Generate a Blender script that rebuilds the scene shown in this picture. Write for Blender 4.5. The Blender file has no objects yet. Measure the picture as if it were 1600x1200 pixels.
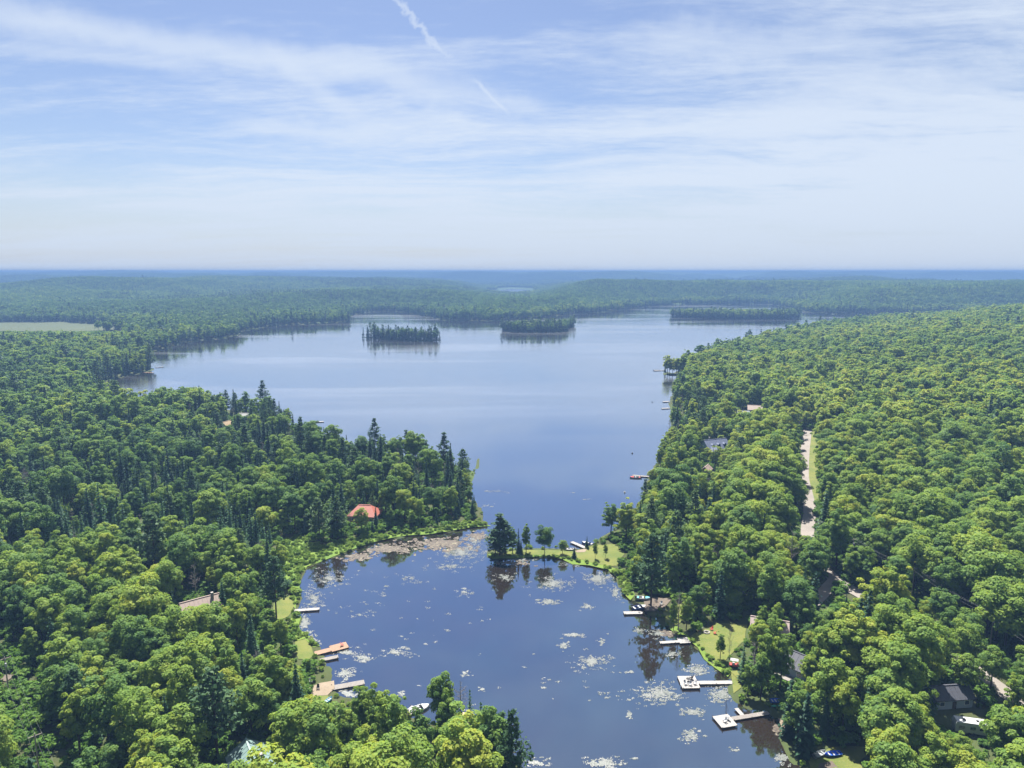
import bpy, bmesh, math, random
import numpy as np
from mathutils import Vector, Matrix
from mathutils.geometry import delaunay_2d_cdt

random.seed(11)
RNG = np.random.default_rng(7)
R = math.radians
SC = bpy.context.scene
COL = SC.collection

# ------------------------------------------------------------------ camera, light, exposure
CAM_H, FPX, HORIZON = 100.0, 1100.0, 424.0
PITCH = math.atan((600.0 - HORIZON) / FPX)
cam_data = bpy.data.cameras.new("camera")
cam = bpy.data.objects.new("camera", cam_data)
COL.objects.link(cam)
cam.location = (0, 0, CAM_H)
cam.rotation_euler = (math.pi / 2 - PITCH, 0, 0)
cam_data.sensor_width = 36.0
cam_data.lens = FPX / 1600.0 * 36.0
cam_data.clip_start = 1.0
cam_data.clip_end = 60000.0
SC.camera = cam

SUN_EL, SUN_AZ = R(61.0), R(-12.0)      # azimuth from +Y (the view), negative = to the left
sun_data = bpy.data.lights.new("sun", 'SUN')
sun_data.energy = 5.0
sun_data.angle = R(0.53)
sun_data.color = (1.0, 0.955, 0.87)
sun = bpy.data.objects.new("sun", sun_data)
COL.objects.link(sun)
SUN_DIR = Vector((math.sin(SUN_AZ) * math.cos(SUN_EL), math.cos(SUN_AZ) * math.cos(SUN_EL), math.sin(SUN_EL)))
sun.rotation_euler = SUN_DIR.to_track_quat('Z', 'Y').to_euler()
sun.location = (0, 0, 400)

vs = SC.view_settings
vs.view_transform = 'Standard'
vs.look = 'None'
vs.exposure = 1.7
vs.gamma = 1.0
vs.use_curve_mapping = False
SC.render.engine = 'CYCLES'
cy = SC.cycles
cy.max_bounces = 5
cy.diffuse_bounces = 2
cy.glossy_bounces = 2
cy.transmission_bounces = 3
cy.transparent_max_bounces = 4
cy.volume_bounces = 0
cy.caustics_reflective = False
cy.caustics_refractive = False
cy.use_denoising = True
cy.denoising_prefilter = 'ACCURATE'
cy.adaptive_threshold = 0.012


class NT:
    """small helper to write node trees"""
    def __init__(self, tree):
        self.t = tree
        tree.nodes.clear()

    def n(self, kind, ins=None, **props):
        nd = self.t.nodes.new(kind)
        for k, v in props.items():
            setattr(nd, k, v)
        for k, v in (ins or {}).items():
            s = nd.inputs[k]
            if isinstance(v, bpy.types.NodeSocket):
                self.t.links.new(v, s)
            else:
                s.default_value = v
        return nd

    def math(self, op, a, b=0.0, c=None, clamp=False):
        d = {0: a, 1: b}
        if c is not None:
            d[2] = c
        return self.n('ShaderNodeMath', d, operation=op, use_clamp=clamp).outputs[0]

    def vmath(self, op, a, b=(0, 0, 0)):
        nd = self.n('ShaderNodeVectorMath', {0: a, 1: b}, operation=op)
        return nd.outputs['Value'] if op in ('DOT_PRODUCT', 'LENGTH', 'DISTANCE') else nd.outputs[0]

    def smooth(self, v, a, b, lo=0.0, hi=1.0):
        return self.n('ShaderNodeMapRange', {'Value': v, 'From Min': a, 'From Max': b, 'To Min': lo, 'To Max': hi},
                      interpolation_type='SMOOTHSTEP').outputs[0]

    def mix(self, f, a, b):
        nd = self.n('ShaderNodeMix', data_type='RGBA')
        for k, v in ((0, f), (6, a), (7, b)):
            if isinstance(v, bpy.types.NodeSocket):
                self.t.links.new(v, nd.inputs[k])
            else:
                nd.inputs[k].default_value = v
        return nd.outputs[2]

    def noise(self, vec, scale, detail=4.0, rough=0.55, dist=0.0):
        return self.n('ShaderNodeTexNoise', {'Vector': vec, 'Scale': scale, 'Detail': detail, 'Roughness': rough, 'Distortion': dist}).outputs[0]

    def mapping(self, vec, loc=(0, 0, 0), rot=(0, 0, 0), scale=(1, 1, 1)):
        return self.n('ShaderNodeMapping', {'Vector': vec, 'Location': loc, 'Rotation': rot, 'Scale': scale}).outputs[0]

    def ramp(self, fac, stops):
        nd = self.n('ShaderNodeValToRGB', {'Fac': fac})
        e = nd.color_ramp.elements
        while len(e) > 1:
            e.remove(e[0])
        e[0].position = stops[0][0]
        e[0].color = (*stops[0][1], 1)
        for p, c in stops[1:]:
            q = e.new(p)
            q.color = (*c, 1)
        return nd.outputs[0]


# sky: physical sky with a high sheet of cirrus and two short contrails
world = bpy.data.worlds.new("World")
SC.world = world
world.use_nodes = True
world.cycles.sampling_method = 'MANUAL'
world.cycles.sample_map_resolution = 512
w = NT(world.node_tree)
sky = w.n('ShaderNodeTexSky', sky_type='NISHITA')
sky.sun_disc = False
sky.sun_elevation = SUN_EL
sky.sun_rotation = SUN_AZ
sky.altitude = 300
sky.air_density = 1.0
sky.dust_density = 1.2
sky.ozone_density = 2.5
gen = w.n('ShaderNodeTexCoord').outputs['Generated']
sep = w.n('ShaderNodeSeparateXYZ', {0: gen})
sx, sy, sz = sep.outputs
az = w.math('ARCTAN2', sx, sy)
el = w.math('ARCSINE', sz)
zz = w.math('ADD', w.math('MAXIMUM', sz, 0.0), 0.085)
flat = w.n('ShaderNodeCombineXYZ', {0: w.math('DIVIDE', sx, zz), 1: w.math('DIVIDE', sy, zz), 2: 0.0}).outputs[0]
ang = w.n('ShaderNodeCombineXYZ', {0: az, 1: el, 2: 0.0}).outputs[0]
warp = w.n('ShaderNodeTexNoise', {'Vector': flat, 'Scale': 0.55, 'Detail': 3.0}).outputs[1]
warpv = w.n('ShaderNodeVectorMath', {0: warp, 1: (0.5, 0.5, 0.5)}, operation='SUBTRACT').outputs[0]
warps = w.n('ShaderNodeVectorMath', {0: warpv, 3: 1.3}, operation='SCALE').outputs[0]
flatw = w.vmath('ADD', flat, warps)
c1 = w.noise(w.mapping(flatw, loc=(3.1, 1.7, 0), rot=(0, 0, R(24)), scale=(0.30, 0.85, 1)), 1.0, 6.0, 0.60)
c2 = w.noise(w.mapping(flatw, loc=(9.1, 4.7, 0), rot=(0, 0, R(-16)), scale=(0.6, 2.6, 1)), 1.0, 7.0, 0.66)
c3 = w.noise(w.mapping(flat, loc=(1.3, 8.8, 0), rot=(0, 0, R(35)), scale=(9.0, 16.0, 1)), 1.0, 5.0, 0.6)
# coverage grows towards the right (az > 0) and towards the horizon
cover = w.math('ADD', w.math('MULTIPLY', c1, 1.0), w.math('MULTIPLY', c2, 0.6))
cover = w.math('ADD', cover, w.math('MULTIPLY', w.math('SUBTRACT', c3, 0.5), 0.22))
cover = w.math('ADD', cover, w.math('MULTIPLY', w.math('SINE', w.math('ADD', az, 0.05)), 0.24))
cover = w.math('ADD', cover, w.smooth(el, 0.22, 0.04, 0.0, 0.16))
cirrus = w.smooth(cover, 0.64, 1.04)


fray_wide = w.math('SUBTRACT', w.noise(ang, 10.0, 4.0, 0.62), 0.5)
fray_fine = w.math('SUBTRACT', w.noise(ang, 60.0, 3.0, 0.62), 0.5)


def streak(a, b, width, strength, wob=0.012, fray=18.0):
    """a soft band of cirrus from a to b (azimuth, elevation in degrees)"""
    ax, ay = R(a[0]), R(a[1])
    bx, by = R(b[0]), R(b[1])
    L = math.hypot(bx - ax, by - ay)
    ux, uy = (bx - ax) / L, (by - ay) / L
    p = w.vmath('SUBTRACT', ang, (ax, ay, 0))
    t = w.vmath('DOT_PRODUCT', p, (ux, uy, 0))
    s = w.vmath('DOT_PRODUCT', p, (-uy, ux, 0))
    nz = fray_fine if fray > 30 else fray_wide
    s = w.math('ADD', s, w.math('MULTIPLY', nz, wob * 2))
    m = w.math('MULTIPLY', w.smooth(w.math('ABSOLUTE', s), R(width), 0.0), w.smooth(t, -0.12 * L, 0.18 * L))
    m = w.math('MULTIPLY', m, w.smooth(t, 1.12 * L, 0.75 * L))
    return w.math('MULTIPLY', m, strength)


def sky_px(px, py):
    v = Vector(((px - 800) / FPX, 1.0, (600 - py) / FPX))
    v.rotate(Matrix.Rotation(-PITCH, 3, 'X'))
    v.normalize()
    return math.degrees(math.atan2(v.x, v.y)), math.degrees(math.asin(v.z))


streaks = [
    streak(sky_px(-120, 0), sky_px(720, 118), 1.7, 0.75, 0.02, 9),
    streak(sky_px(0, 75), sky_px(320, 105), 0.7, 0.45, 0.012, 9),
    streak(sky_px(420, 80), sky_px(590, 205), 1.0, 0.5, 0.02, 12),
    streak(sky_px(600, 120), sky_px(860, 175), 1.4, 0.5, 0.03, 12),
    streak(sky_px(360, 195), sky_px(640, 205), 1.0, 0.55, 0.02, 9),
    streak(sky_px(1000, 60), sky_px(1420, 80), 2.2, 0.5, 0.04, 8),
    streak(sky_px(1180, 170), sky_px(1640, 100), 2.4, 0.55, 0.04, 8),
    streak(sky_px(860, 270), sky_px(1320, 185), 1.0, 0.4, 0.02, 14),
    streak(sky_px(612, -10), sky_px(702, 92), 0.38, 0.6, 0.012, 60),
    streak(sky_px(742, 126), sky_px(796, 178), 0.25, 0.6, 0.004, 60),
    streak(sky_px(1180, 367), sky_px(1216, 367), 0.26, 0.35, 0.006, 60),
    streak(sky_px(80, 387), sky_px(155, 385), 0.22, 0.3, 0.006, 60),
]
total = cirrus
for s_ in streaks:
    total = w.math('SUBTRACT', w.math('ADD', total, s_), w.math('MULTIPLY', total, s_))
total = w.math('MULTIPLY', total, w.smooth(el, 0.0, 0.07, 0.75, 1.0))
total = w.math('MULTIPLY', total, 0.88)
skyc = w.n('ShaderNodeVectorMath', {0: sky.outputs[0], 1: (0.0345, 0.0345, 0.0378)}, operation='MULTIPLY').outputs[0]
cloudc = (0.226, 0.255, 0.298, 1)
mixed = w.mix(total, skyc, cloudc)
haze_band = w.smooth(el, 0.15, 0.0)
mixed = w.mix(w.math('MULTIPLY', haze_band, 0.72), mixed, (0.190, 0.221, 0.268, 1))
bg = w.n('ShaderNodeBackground', {'Color': mixed, 'Strength': 1.0})
w.n('ShaderNodeOutputWorld', {'Surface': bg.outputs[0]})


# ------------------------------------------------------------------ surveying helpers
CP, SP = math.cos(PITCH), math.sin(PITCH)


def ray(px, py):
    u, v = (px - 800.0) / FPX, (600.0 - py) / FPX
    return u, CP + v * SP, -SP + v * CP          # x, y, z


def G(px, py, z=0.0):
    """point at height z along the sight line of photo pixel (px, py)"""
    dx, dy, dz = ray(px, py)
    t = (z - CAM_H) / dz
    return dx * t, dy * t


def project(x, y, z):
    zc = np.asarray(z) - CAM_H
    d = y * CP - zc * SP
    v = y * SP + zc * CP
    return 800 + FPX * x / d, 600 - FPX * v / d, d


def poly_px(pts, z=0.0):
    return np.array([G(a, b, z) for a, b in pts])


def inside(P, x, y):
    if np.size(x) < 300:
        x, y = np.asarray(x, float), np.asarray(y, float)
        Q = np.roll(P, 1, 0)
        yy = y[..., None]
        c = (P[:, 1] > yy) != (Q[:, 1] > yy)
        xi = (Q[:, 0] - P[:, 0]) * (yy - P[:, 1]) / (Q[:, 1] - P[:, 1] + 1e-12) + P[:, 0]
        return ((c & (x[..., None] < xi)).sum(-1) % 2).astype(bool)
    res = np.zeros(np.shape(x), bool)
    x0, y0 = P[-1]
    for x1, y1 in P:
        c = ((y1 > y) != (y0 > y))
        with np.errstate(divide='ignore', invalid='ignore'):
            xi = (x0 - x1) * (y - y1) / (y0 - y1 + 1e-12) + x1
        res ^= c & (x < xi)
        x0, y0 = x1, y1
    return res


def edge_dist(P, x, y):
    if np.size(x) < 300:
        x, y = np.asarray(x, float)[..., None], np.asarray(y, float)[..., None]
        Q = np.roll(P, 1, 0)
        D = P - Q
        t = np.clip(((x - Q[:, 0]) * D[:, 0] + (y - Q[:, 1]) * D[:, 1]) / ((D ** 2).sum(1) + 1e-12), 0, 1)
        return np.sqrt(((x - Q[:, 0] - t * D[:, 0]) ** 2 + (y - Q[:, 1] - t * D[:, 1]) ** 2).min(-1))
    best = np.full(np.shape(x), 1e18)
    x0, y0 = P[-1]
    for x1, y1 in P:
        dx, dy = x1 - x0, y1 - y0
        t = np.clip(((x - x0) * dx + (y - y0) * dy) / (dx * dx + dy * dy + 1e-12), 0, 1)
        q = (x - x0 - t * dx) ** 2 + (y - y0 - t * dy) ** 2
        np.minimum(best, q, out=best)
        x0, y0 = x1, y1
    return np.sqrt(best)


def subdivide_poly(P, step, amp, seed):
    """natural shoreline: extra points with a little wobble"""
    rg = np.random.default_rng(seed)
    out = []
    n = len(P)
    for i in range(n):
        a, b = P[i], P[(i + 1) % n]
        L = np.hypot(*(b - a))
        st = max(step, 0.02 * min(a[1], b[1]))
        k = max(1, min(14, int(L / st)))
        for j in range(k):
            p = a + (b - a) * j / k
            if j:
                nrm = np.array([-(b - a)[1], (b - a)[0]]) / max(L, 1e-6)
                p = p + nrm * rg.normal(0, min(amp, 0.12 * L / k + 0.02 * L))
            out.append(p)
    return np.array(out)


# shoreline of the lake and the pond (photo pixels at the waterline, then world metres where trees hide it)
pond_left = [(766, 821), (733, 826), (700, 832), (667, 837), (640, 838), (613, 842), (587, 848), (560, 857), (530, 868), (500, 878),
             (480, 887), (471, 900), (468, 917), (470, 933), (463, 953), (472, 963), (465, 982), (483, 993), (500, 1010), (503, 1023),
             (510, 1033), (523, 1058), (518, 1074), (533, 1084), (547, 1093), (563, 1106), (590, 1128), (625, 1128), (650, 1122), (690, 1138),
             (740, 1150), (790, 1172), (822, 1215), (850, 1330)]
pond_right = [(1300, 1330), (1256, 1207), (1236, 1187), (1222, 1160), (1216, 1128), (1200, 1114), (1165, 1108), (1150, 1096), (1138, 1083), (1142, 1068),
              (1137, 1061), (1125, 1050), (1115, 1042), (1100, 1030), (1090, 1015), (1076, 1002), (1070, 994), (1058, 991), (1045, 985),
              (1030, 975), (1021, 964), (1004, 957), (1003, 943), (985, 940), (974, 930), (968, 918), (965, 905), (950, 893), (935, 888),
              (920, 886), (897, 879), (875, 875), (852, 873), (830, 873), (807, 872), (785, 875), (770, 876), (758, 868), (765, 858),
              (800, 857), (827, 855), (860, 855), (887, 857), (897, 860), (912, 858), (921, 852)]
lake_right = [(946, 836), (972, 816), (992, 796), (1006, 772), (1014, 748), (1018, 735), (1026, 722), (1036, 705), (1044, 690), (1046, 672), (1048, 655),
              (1046, 640), (1048, 622), (1054, 606), (1072, 596), (1062, 589), (1037, 586), (1037, 578)]
lake_right_world = [(158, 690), (208, 770), (250, 840), (318, 930), (385, 1025), (470, 1130), (590, 1260), (780, 1400), (1100, 1480), (1150, 1640), (900, 1690)]
far_shore = [(1300, 491), (1262, 488), (1232, 481), (1200, 475), (1100, 476.5), (1047, 477.5), (1013, 479), (1000, 481), (967, 486), (933, 489), (897, 491), (840, 499),
             (785, 501), (760, 502), (690, 501), (680, 497), (640, 491), (615, 486.5), (585, 487), (557, 491), (546, 496), (548, 503), (510, 506), (470, 507.5),
             (430, 509), (380, 518), (372, 526), (350, 529), (318, 532), (290, 536), (268, 541), (262, 546), (235, 549), (205, 554), (222, 566), (243, 578), (225, 583),
             (190, 590), (160, 600), (150, 608)]
left_world_px15 = [(190, 606), (240, 600), (300, 598), (350, 597), (400, 603), (440, 612), (466, 622), (480, 636)]
left_near = [(483, 661), (478, 668)]
left_px13 = [(515, 664), (560, 668), (610, 672), (650, 677), (700, 683), (738, 694)]
left_tip = [(749, 712), (748, 728), (742, 745), (737, 768), (745, 785), (756, 802)]
lake_pts = ([G(*p) for p in pond_left] + [G(*p) for p in pond_right] + [G(*p) for p in lake_right] + lake_right_world + [G(*p) for p in far_shore]
            + [G(a, b, 20) for a, b in left_world_px15] + [G(*p) for p in left_near] + [G(a, b, 14) for a, b in left_px13] + [G(*p) for p in left_tip])
LAKE = subdivide_poly(np.array(lake_pts), 6.0, 1.6, 3)


def island(front, depth, back=1.0):
    f = np.array([G(*p) for p in front])
    b = f[::-1].copy()
    n = len(b)
    s = np.sin(np.linspace(0.12, math.pi - 0.12, n))
    b[:, 1] += depth * s * back
    return subdivide_poly(np.vstack([f, b]), 6.0, 2.0, int(depth))


ISLES = [island([(566, 527), (585, 529), (620, 531.5), (655, 533.5), (682, 532.5), (691, 530)], 26),
         island([(782, 517), (800, 519.5), (840, 520), (884, 518.5), (890, 513), (903, 506)], 60),
         island([(1047, 495), (1080, 497), (1150, 499), (1215, 499.5), (1245, 497), (1252, 493)], 90)]


def lake_sd(x, y):
    """distance to the nearest shore, positive on land"""
    x = np.asarray(x, float)
    y = np.asarray(y, float)
    sd = np.full(x.shape, 900.0)
    near = (y < 3200) & (np.abs(x) < 2600)
    xn, yn = x[near], y[near]
    if xn.size:
        d = edge_dist(LAKE, xn, yn)
        s = np.where(inside(LAKE, xn, yn), -d, d)
        for I in ISLES:
            di = edge_dist(I, xn, yn)
            s = np.where(inside(I, xn, yn), di, np.maximum(s, -di))
        sd[near] = np.minimum(s, 900.0)
    # a narrow lake far behind
    q = np.sqrt(((x - 10) / 85.0) ** 2 + ((y - 3500) / 620.0) ** 2)
    sd = np.minimum(sd, (q - 1.0) * 85.0)
    return sd


_rg = np.random.default_rng(21)
_WAV = [(2 * math.pi / L, a, _rg.uniform(0, 2 * math.pi), _rg.uniform(0, 2 * math.pi)) for L, a in
        ((5200, 1.0), (3900, 0.9), (2900, 0.9), (2100, 0.8), (1500, 0.7), (1100, 0.6), (760, 0.5), (520, 0.4), (360, 0.25), (240, 0.18))]


def rolling(x, y):
    v = np.zeros(np.shape(x))
    for k, a, th, ph in _WAV:
        v = v + a * np.sin(k * (x * math.cos(th) + y * math.sin(th)) + ph)
    return 1.35 * np.tanh(v / 2.4)


def sstep(a, b, v):
    t = np.clip((v - a) / (b - a), 0, 1)
    return t * t * (3 - 2 * t)


HILLS = [(860, 1000, 450, 400, 27), (420, 620, 260, 300, 9), (250, 380, 140, 160, 5), (-1050, 1720, 620, 330, 24), (-330, 620, 170, 130, 5), (-600, 700, 300, 200, 6),
         (1500, 1900, 700, 500, 22), (-330, 2050, 420, 260, 16), (240, 2500, 700, 300, 20), (-1700, 2700, 900, 500, 32)]


def height(x, y, sd=None):
    x = np.asarray(x, float)
    y = np.asarray(y, float)
    if sd is None:
        sd = lake_sd(x, y)
    r = np.hypot(x, y)
    hill = np.zeros(x.shape)
    for cx, cy_, sx_, sy_, hh in HILLS:
        hill = hill + hh * np.exp(-((x - cx) / sx_) ** 2 - ((y - cy_) / sy_) ** 2)
    base = np.interp(r, [0, 1200, 2200, 3500, 6000, 9000, 14000, 20000, 27000], [3, 5, 10, 18, 34, 50, 66, 74, 76])
    amp = np.interp(r, [0, 900, 2000, 4000, 8000, 14000, 27000], [1.2, 3, 18, 36, 40, 32, 24])
    inland = base + hill + amp * rolling(x, y)
    land = 0.35 + 0.05 * np.minimum(sd, 18) + np.maximum(inland, 0.5) * sstep(0, 260, sd)
    water = np.maximum(-0.25 + 0.13 * sd, -5.0)
    return np.where(sd > 0, land, np.minimum(water, 0.35 + 0.6 * sd))


def Gt(px, py, lift=0.0):
    """ground point under photo pixel, on the terrain"""
    z = 2.0
    for _ in range(14):
        x, y = G(px, py, z + lift)
        z = 0.5 * z + 0.5 * float(height(np.array([x]), np.array([y]))[0])
    return x, y, z


def hz(x, y):
    return float(height(np.array([x]), np.array([y]))[0])


# ------------------------------------------------------------------ materials
MATS = {}


def mat(name):
    m = bpy.data.materials.new(name)
    m.use_nodes = True
    MATS[name] = m
    return m, NT(m.node_tree)


def simple(name, col, rough=0.6, spec=0.3, metal=0.0, var=0.15, scale=3.0):
    m, t = mat(name)
    col = tuple(c * 0.86 for c in col)
    tc = t.n('ShaderNodeTexCoord').outputs['Object']
    nz = t.noise(tc, scale, 4, 0.6)
    dark = tuple(c * (1 - var) for c in col) + (1,)
    lite = tuple(min(1, c * (1 + var)) for c in col) + (1,)
    c = t.mix(nz, dark, lite)
    b = t.n('ShaderNodeBsdfPrincipled', {'Base Color': c, 'Roughness': rough, 'Specular IOR Level': spec, 'Metallic': metal})
    t.n('ShaderNodeOutputMaterial', {'Surface': b.outputs[0]})
    return m


def leaf_material(name, stops, transl=0.4, rough=0.6, spec=0.12):
    m, t = mat(name)
    tint = t.n('ShaderNodeAttribute', attribute_type='INSTANCER', attribute_name='tint').outputs['Fac']
    var = t.n('ShaderNodeAttribute', attribute_type='GEOMETRY', attribute_name='var').outputs['Fac']
    f = t.math('ADD', t.math('MULTIPLY', tint, 0.62), t.math('MULTIPLY', var, 0.46), clamp=True)
    c = t.ramp(f, stops)
    b = t.n('ShaderNodeBsdfPrincipled', {'Base Color': c, 'Roughness': rough, 'Specular IOR Level': spec})
    ct = t.n('ShaderNodeVectorMath', {0: c, 1: (1.35, 1.3, 0.55)}, operation='MULTIPLY').outputs[0]
    tr = t.n('ShaderNodeBsdfTranslucent', {'Color': ct})
    mx = t.n('ShaderNodeMixShader', {0: transl, 1: b.outputs[0], 2: tr.outputs[0]})
    t.n('ShaderNodeOutputMaterial', {'Surface': mx.outputs[0]})
    return m


LEAF = leaf_material('broadleaf_leaves', [(0.0, (0.030, 0.076, 0.034)), (0.28, (0.072, 0.150, 0.044)), (0.55, (0.138, 0.226, 0.046)), (0.8, (0.205, 0.282, 0.044)), (1.0, (0.280, 0.310, 0.047))], 0.45)
NEEDLE = leaf_material('conifer_needles', [(0.0, (0.014, 0.040, 0.026)), (0.5, (0.026, 0.066, 0.034)), (1.0, (0.050, 0.105, 0.045))], 0.18)
LARCH = leaf_material('larch_needles', [(0.0, (0.035, 0.088, 0.055)), (0.5, (0.055, 0.120, 0.065)), (1.0, (0.085, 0.150, 0.070))], 0.3)
PINE = leaf_material('pine_needles', [(0.0, (0.026, 0.062, 0.032)), (0.5, (0.048, 0.098, 0.042)), (1.0, (0.085, 0.135, 0.050))], 0.25)
SHRUB = leaf_material('shrub_leaves', [(0.0, (0.050, 0.120, 0.024)), (0.5, (0.095, 0.185, 0.026)), (1.0, (0.160, 0.230, 0.030))], 0.4)
BARK = simple('bark', (0.075, 0.055, 0.042), 0.9, 0.1, var=0.35, scale=6)
GREYBARK = simple('grey_bark', (0.30, 0.27, 0.25), 0.9, 0.1, var=0.3, scale=6)
TWIG = simple('dead_twigs', (0.19, 0.175, 0.165), 0.9, 0.1, var=0.3, scale=3)


def ground_material():
    m, t = mat('forest_floor')
    pos = t.n('ShaderNodeNewGeometry').outputs['Position']
    n1 = t.noise(pos, 0.02, 5, 0.6)
    n2 = t.noise(pos, 0.35, 4, 0.65)
    near = t.mix(n2, (0.030, 0.035, 0.016, 1), (0.065, 0.075, 0.028, 1))
    near = t.mix(t.smooth(n1, 0.45, 0.7), near, (0.055, 0.085, 0.026, 1))
    # far woodland canopy: crowns become grain
    cells = t.n('ShaderNodeTexVoronoi', {'Vector': t.mapping(pos, scale=(0.085, 0.085, 0.085)), 'Scale': 1.0}, feature='F1')
    cd, cc = cells.outputs['Distance'], cells.outputs['Color']
    csep = t.n('ShaderNodeSeparateColor', {0: cc}).outputs[0]
    big = t.noise(pos, 0.0011, 5, 0.6)
    far_c = t.ramp(t.math('ADD', t.math('MULTIPLY', csep, 0.55), t.math('MULTIPLY', big, 0.55)),
                   [(0.2, (0.020, 0.052, 0.026)), (0.5, (0.045, 0.088, 0.030)), (0.8, (0.090, 0.125, 0.034))])
    dist = t.vmath('LENGTH', t.vmath('MULTIPLY', pos, (1, 1, 0)))
    fsel = t.smooth(dist, 1700, 2600)
    col = t.mix(fsel, near, far_c)
    hgt = t.math('MULTIPLY', t.math('SUBTRACT', 1.0, cd), fsel)
    bump = t.n('ShaderNodeBump', {'Height': hgt, 'Strength': 0.9, 'Distance': 6.0})
    b = t.n('ShaderNodeBsdfPrincipled', {'Base Color': col, 'Roughness': 0.9, 'Specular IOR Level': 0.1, 'Normal': bump.outputs[0]})
    t.n('ShaderNodeOutputMaterial', {'Surface': b.outputs[0]})
    return m


def grass_material(name, a, b_, c_):
    m, t = mat(name)
    a, b_, c_ = ([v * 0.86 for v in q[:3]] + [1] for q in (a, b_, c_))
    pos = t.n('ShaderNodeNewGeometry').outputs['Position']
    n1 = t.noise(pos, 0.13, 5, 0.65)
    n2 = t.noise(pos, 2.2, 3, 0.7)
    col = t.mix(t.smooth(n1, 0.35, 0.65), a, b_)
    col = t.mix(t.math('MULTIPLY', t.smooth(n2, 0.45, 0.75), 0.55), col, c_)
    bump = t.n('ShaderNodeBump', {'Height': n2, 'Strength': 0.5, 'Distance': 0.25})
    bs = t.n('ShaderNodeBsdfPrincipled', {'Base Color': col, 'Roughness': 0.85, 'Specular IOR Level': 0.15, 'Normal': bump.outputs[0]})
    t.n('ShaderNodeOutputMaterial', {'Surface': bs.outputs[0]})
    return m


EARTH = grass_material('bare_earth', (0.115, 0.092, 0.075, 1), (0.155, 0.125, 0.105, 1), (0.075, 0.075, 0.04, 1))
LAWN = grass_material('lawn_grass', (0.088, 0.122, 0.026, 1), (0.140, 0.152, 0.036, 1), (0.18, 0.16, 0.066, 1))
MEADOW = grass_material('meadow_grass', (0.060, 0.082, 0.030, 1), (0.085, 0.098, 0.040, 1), (0.10, 0.10, 0.05, 1))
MARSH = grass_material('marsh_grass', (0.085, 0.155, 0.024, 1), (0.130, 0.195, 0.028, 1), (0.18, 0.20, 0.045, 1))
SAND = grass_material('sand', (0.21, 0.165, 0.12, 1), (0.26, 0.21, 0.155, 1), (0.15, 0.12, 0.09, 1))
GRAVEL = grass_material('gravel', (0.205, 0.182, 0.163, 1), (0.245, 0.22, 0.197, 1), (0.17, 0.15, 0.13, 1))


def water_material():
    m, t = mat('lake_water')
    pos = t.n('ShaderNodeNewGeometry').outputs['Position']
    dist = t.vmath('LENGTH', t.vmath('MULTIPLY', pos, (1, 1, 0)))
    # breeze patches: long low bands across the open lake, calm in the pond
    band = t.noise(t.mapping(pos, rot=(0, 0, R(8)), scale=(0.0022, 0.0105, 1)), 1.0, 5, 0.6, 0.6)
    open_lake = t.smooth(dist, 280, 520)
    patch = t.math('MULTIPLY', t.smooth(band, 0.44, 0.62), open_lake)
    rough = t.math('ADD', t.math('MULTIPLY', patch, 0.085), 0.03)
    rough = t.math('ADD', rough, t.math('MULTIPLY', open_lake, 0.045))
    rip = t.noise(t.mapping(pos, scale=(0.7, 1.3, 1)), 1.0, 3, 0.6)
    swell = t.noise(t.mapping(pos, rot=(0, 0, R(15)), scale=(0.16, 0.30, 1)), 1.0, 2, 0.5)
    hgt = t.math('ADD', rip, t.math('MULTIPLY', swell, 1.5))
    bump = t.n('ShaderNodeBump', {'Height': hgt, 'Strength': 0.35, 'Distance': t.math('ADD', 0.012, t.math('MULTIPLY', patch, 0.05))})
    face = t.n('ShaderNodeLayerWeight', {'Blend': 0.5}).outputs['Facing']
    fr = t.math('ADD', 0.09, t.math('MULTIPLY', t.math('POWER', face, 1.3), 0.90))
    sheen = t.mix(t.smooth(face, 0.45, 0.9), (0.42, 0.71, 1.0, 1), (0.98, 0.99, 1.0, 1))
    bottom = t.noise(pos, 0.05, 4, 0.6)
    body = t.mix(bottom, (0.012, 0.012, 0.012, 1), (0.030, 0.020, 0.013, 1))
    d = t.n('ShaderNodeBsdfDiffuse', {'Color': body})
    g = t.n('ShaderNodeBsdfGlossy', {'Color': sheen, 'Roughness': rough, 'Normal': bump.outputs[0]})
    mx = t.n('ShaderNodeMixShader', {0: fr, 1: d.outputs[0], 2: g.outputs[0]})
    t.n('ShaderNodeOutputMaterial', {'Surface': mx.outputs[0]})
    return m


# ------------------------------------------------------------------ object helpers
def link(name, me, m=None, parent=None):
    o = bpy.data.objects.new(name, me)
    COL.objects.link(o)
    if m is not None and me is not None and not me.materials:
        me.materials.append(m)
    if parent is not None:
        o.parent = parent
    return o


def tag(o, label=None, cat=None, group=None, kind=None):
    if label:
        o['label'] = label
    if cat:
        o['category'] = cat
    if group:
        o['group'] = group
    if kind:
        o['kind'] = kind
    return o


def empty(name, loc, rz=0.0):
    o = bpy.data.objects.new(name, None)
    COL.objects.link(o)
    o.location = loc
    o.rotation_euler = (0, 0, rz)
    o.empty_display_size = 0.5
    return o


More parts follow.
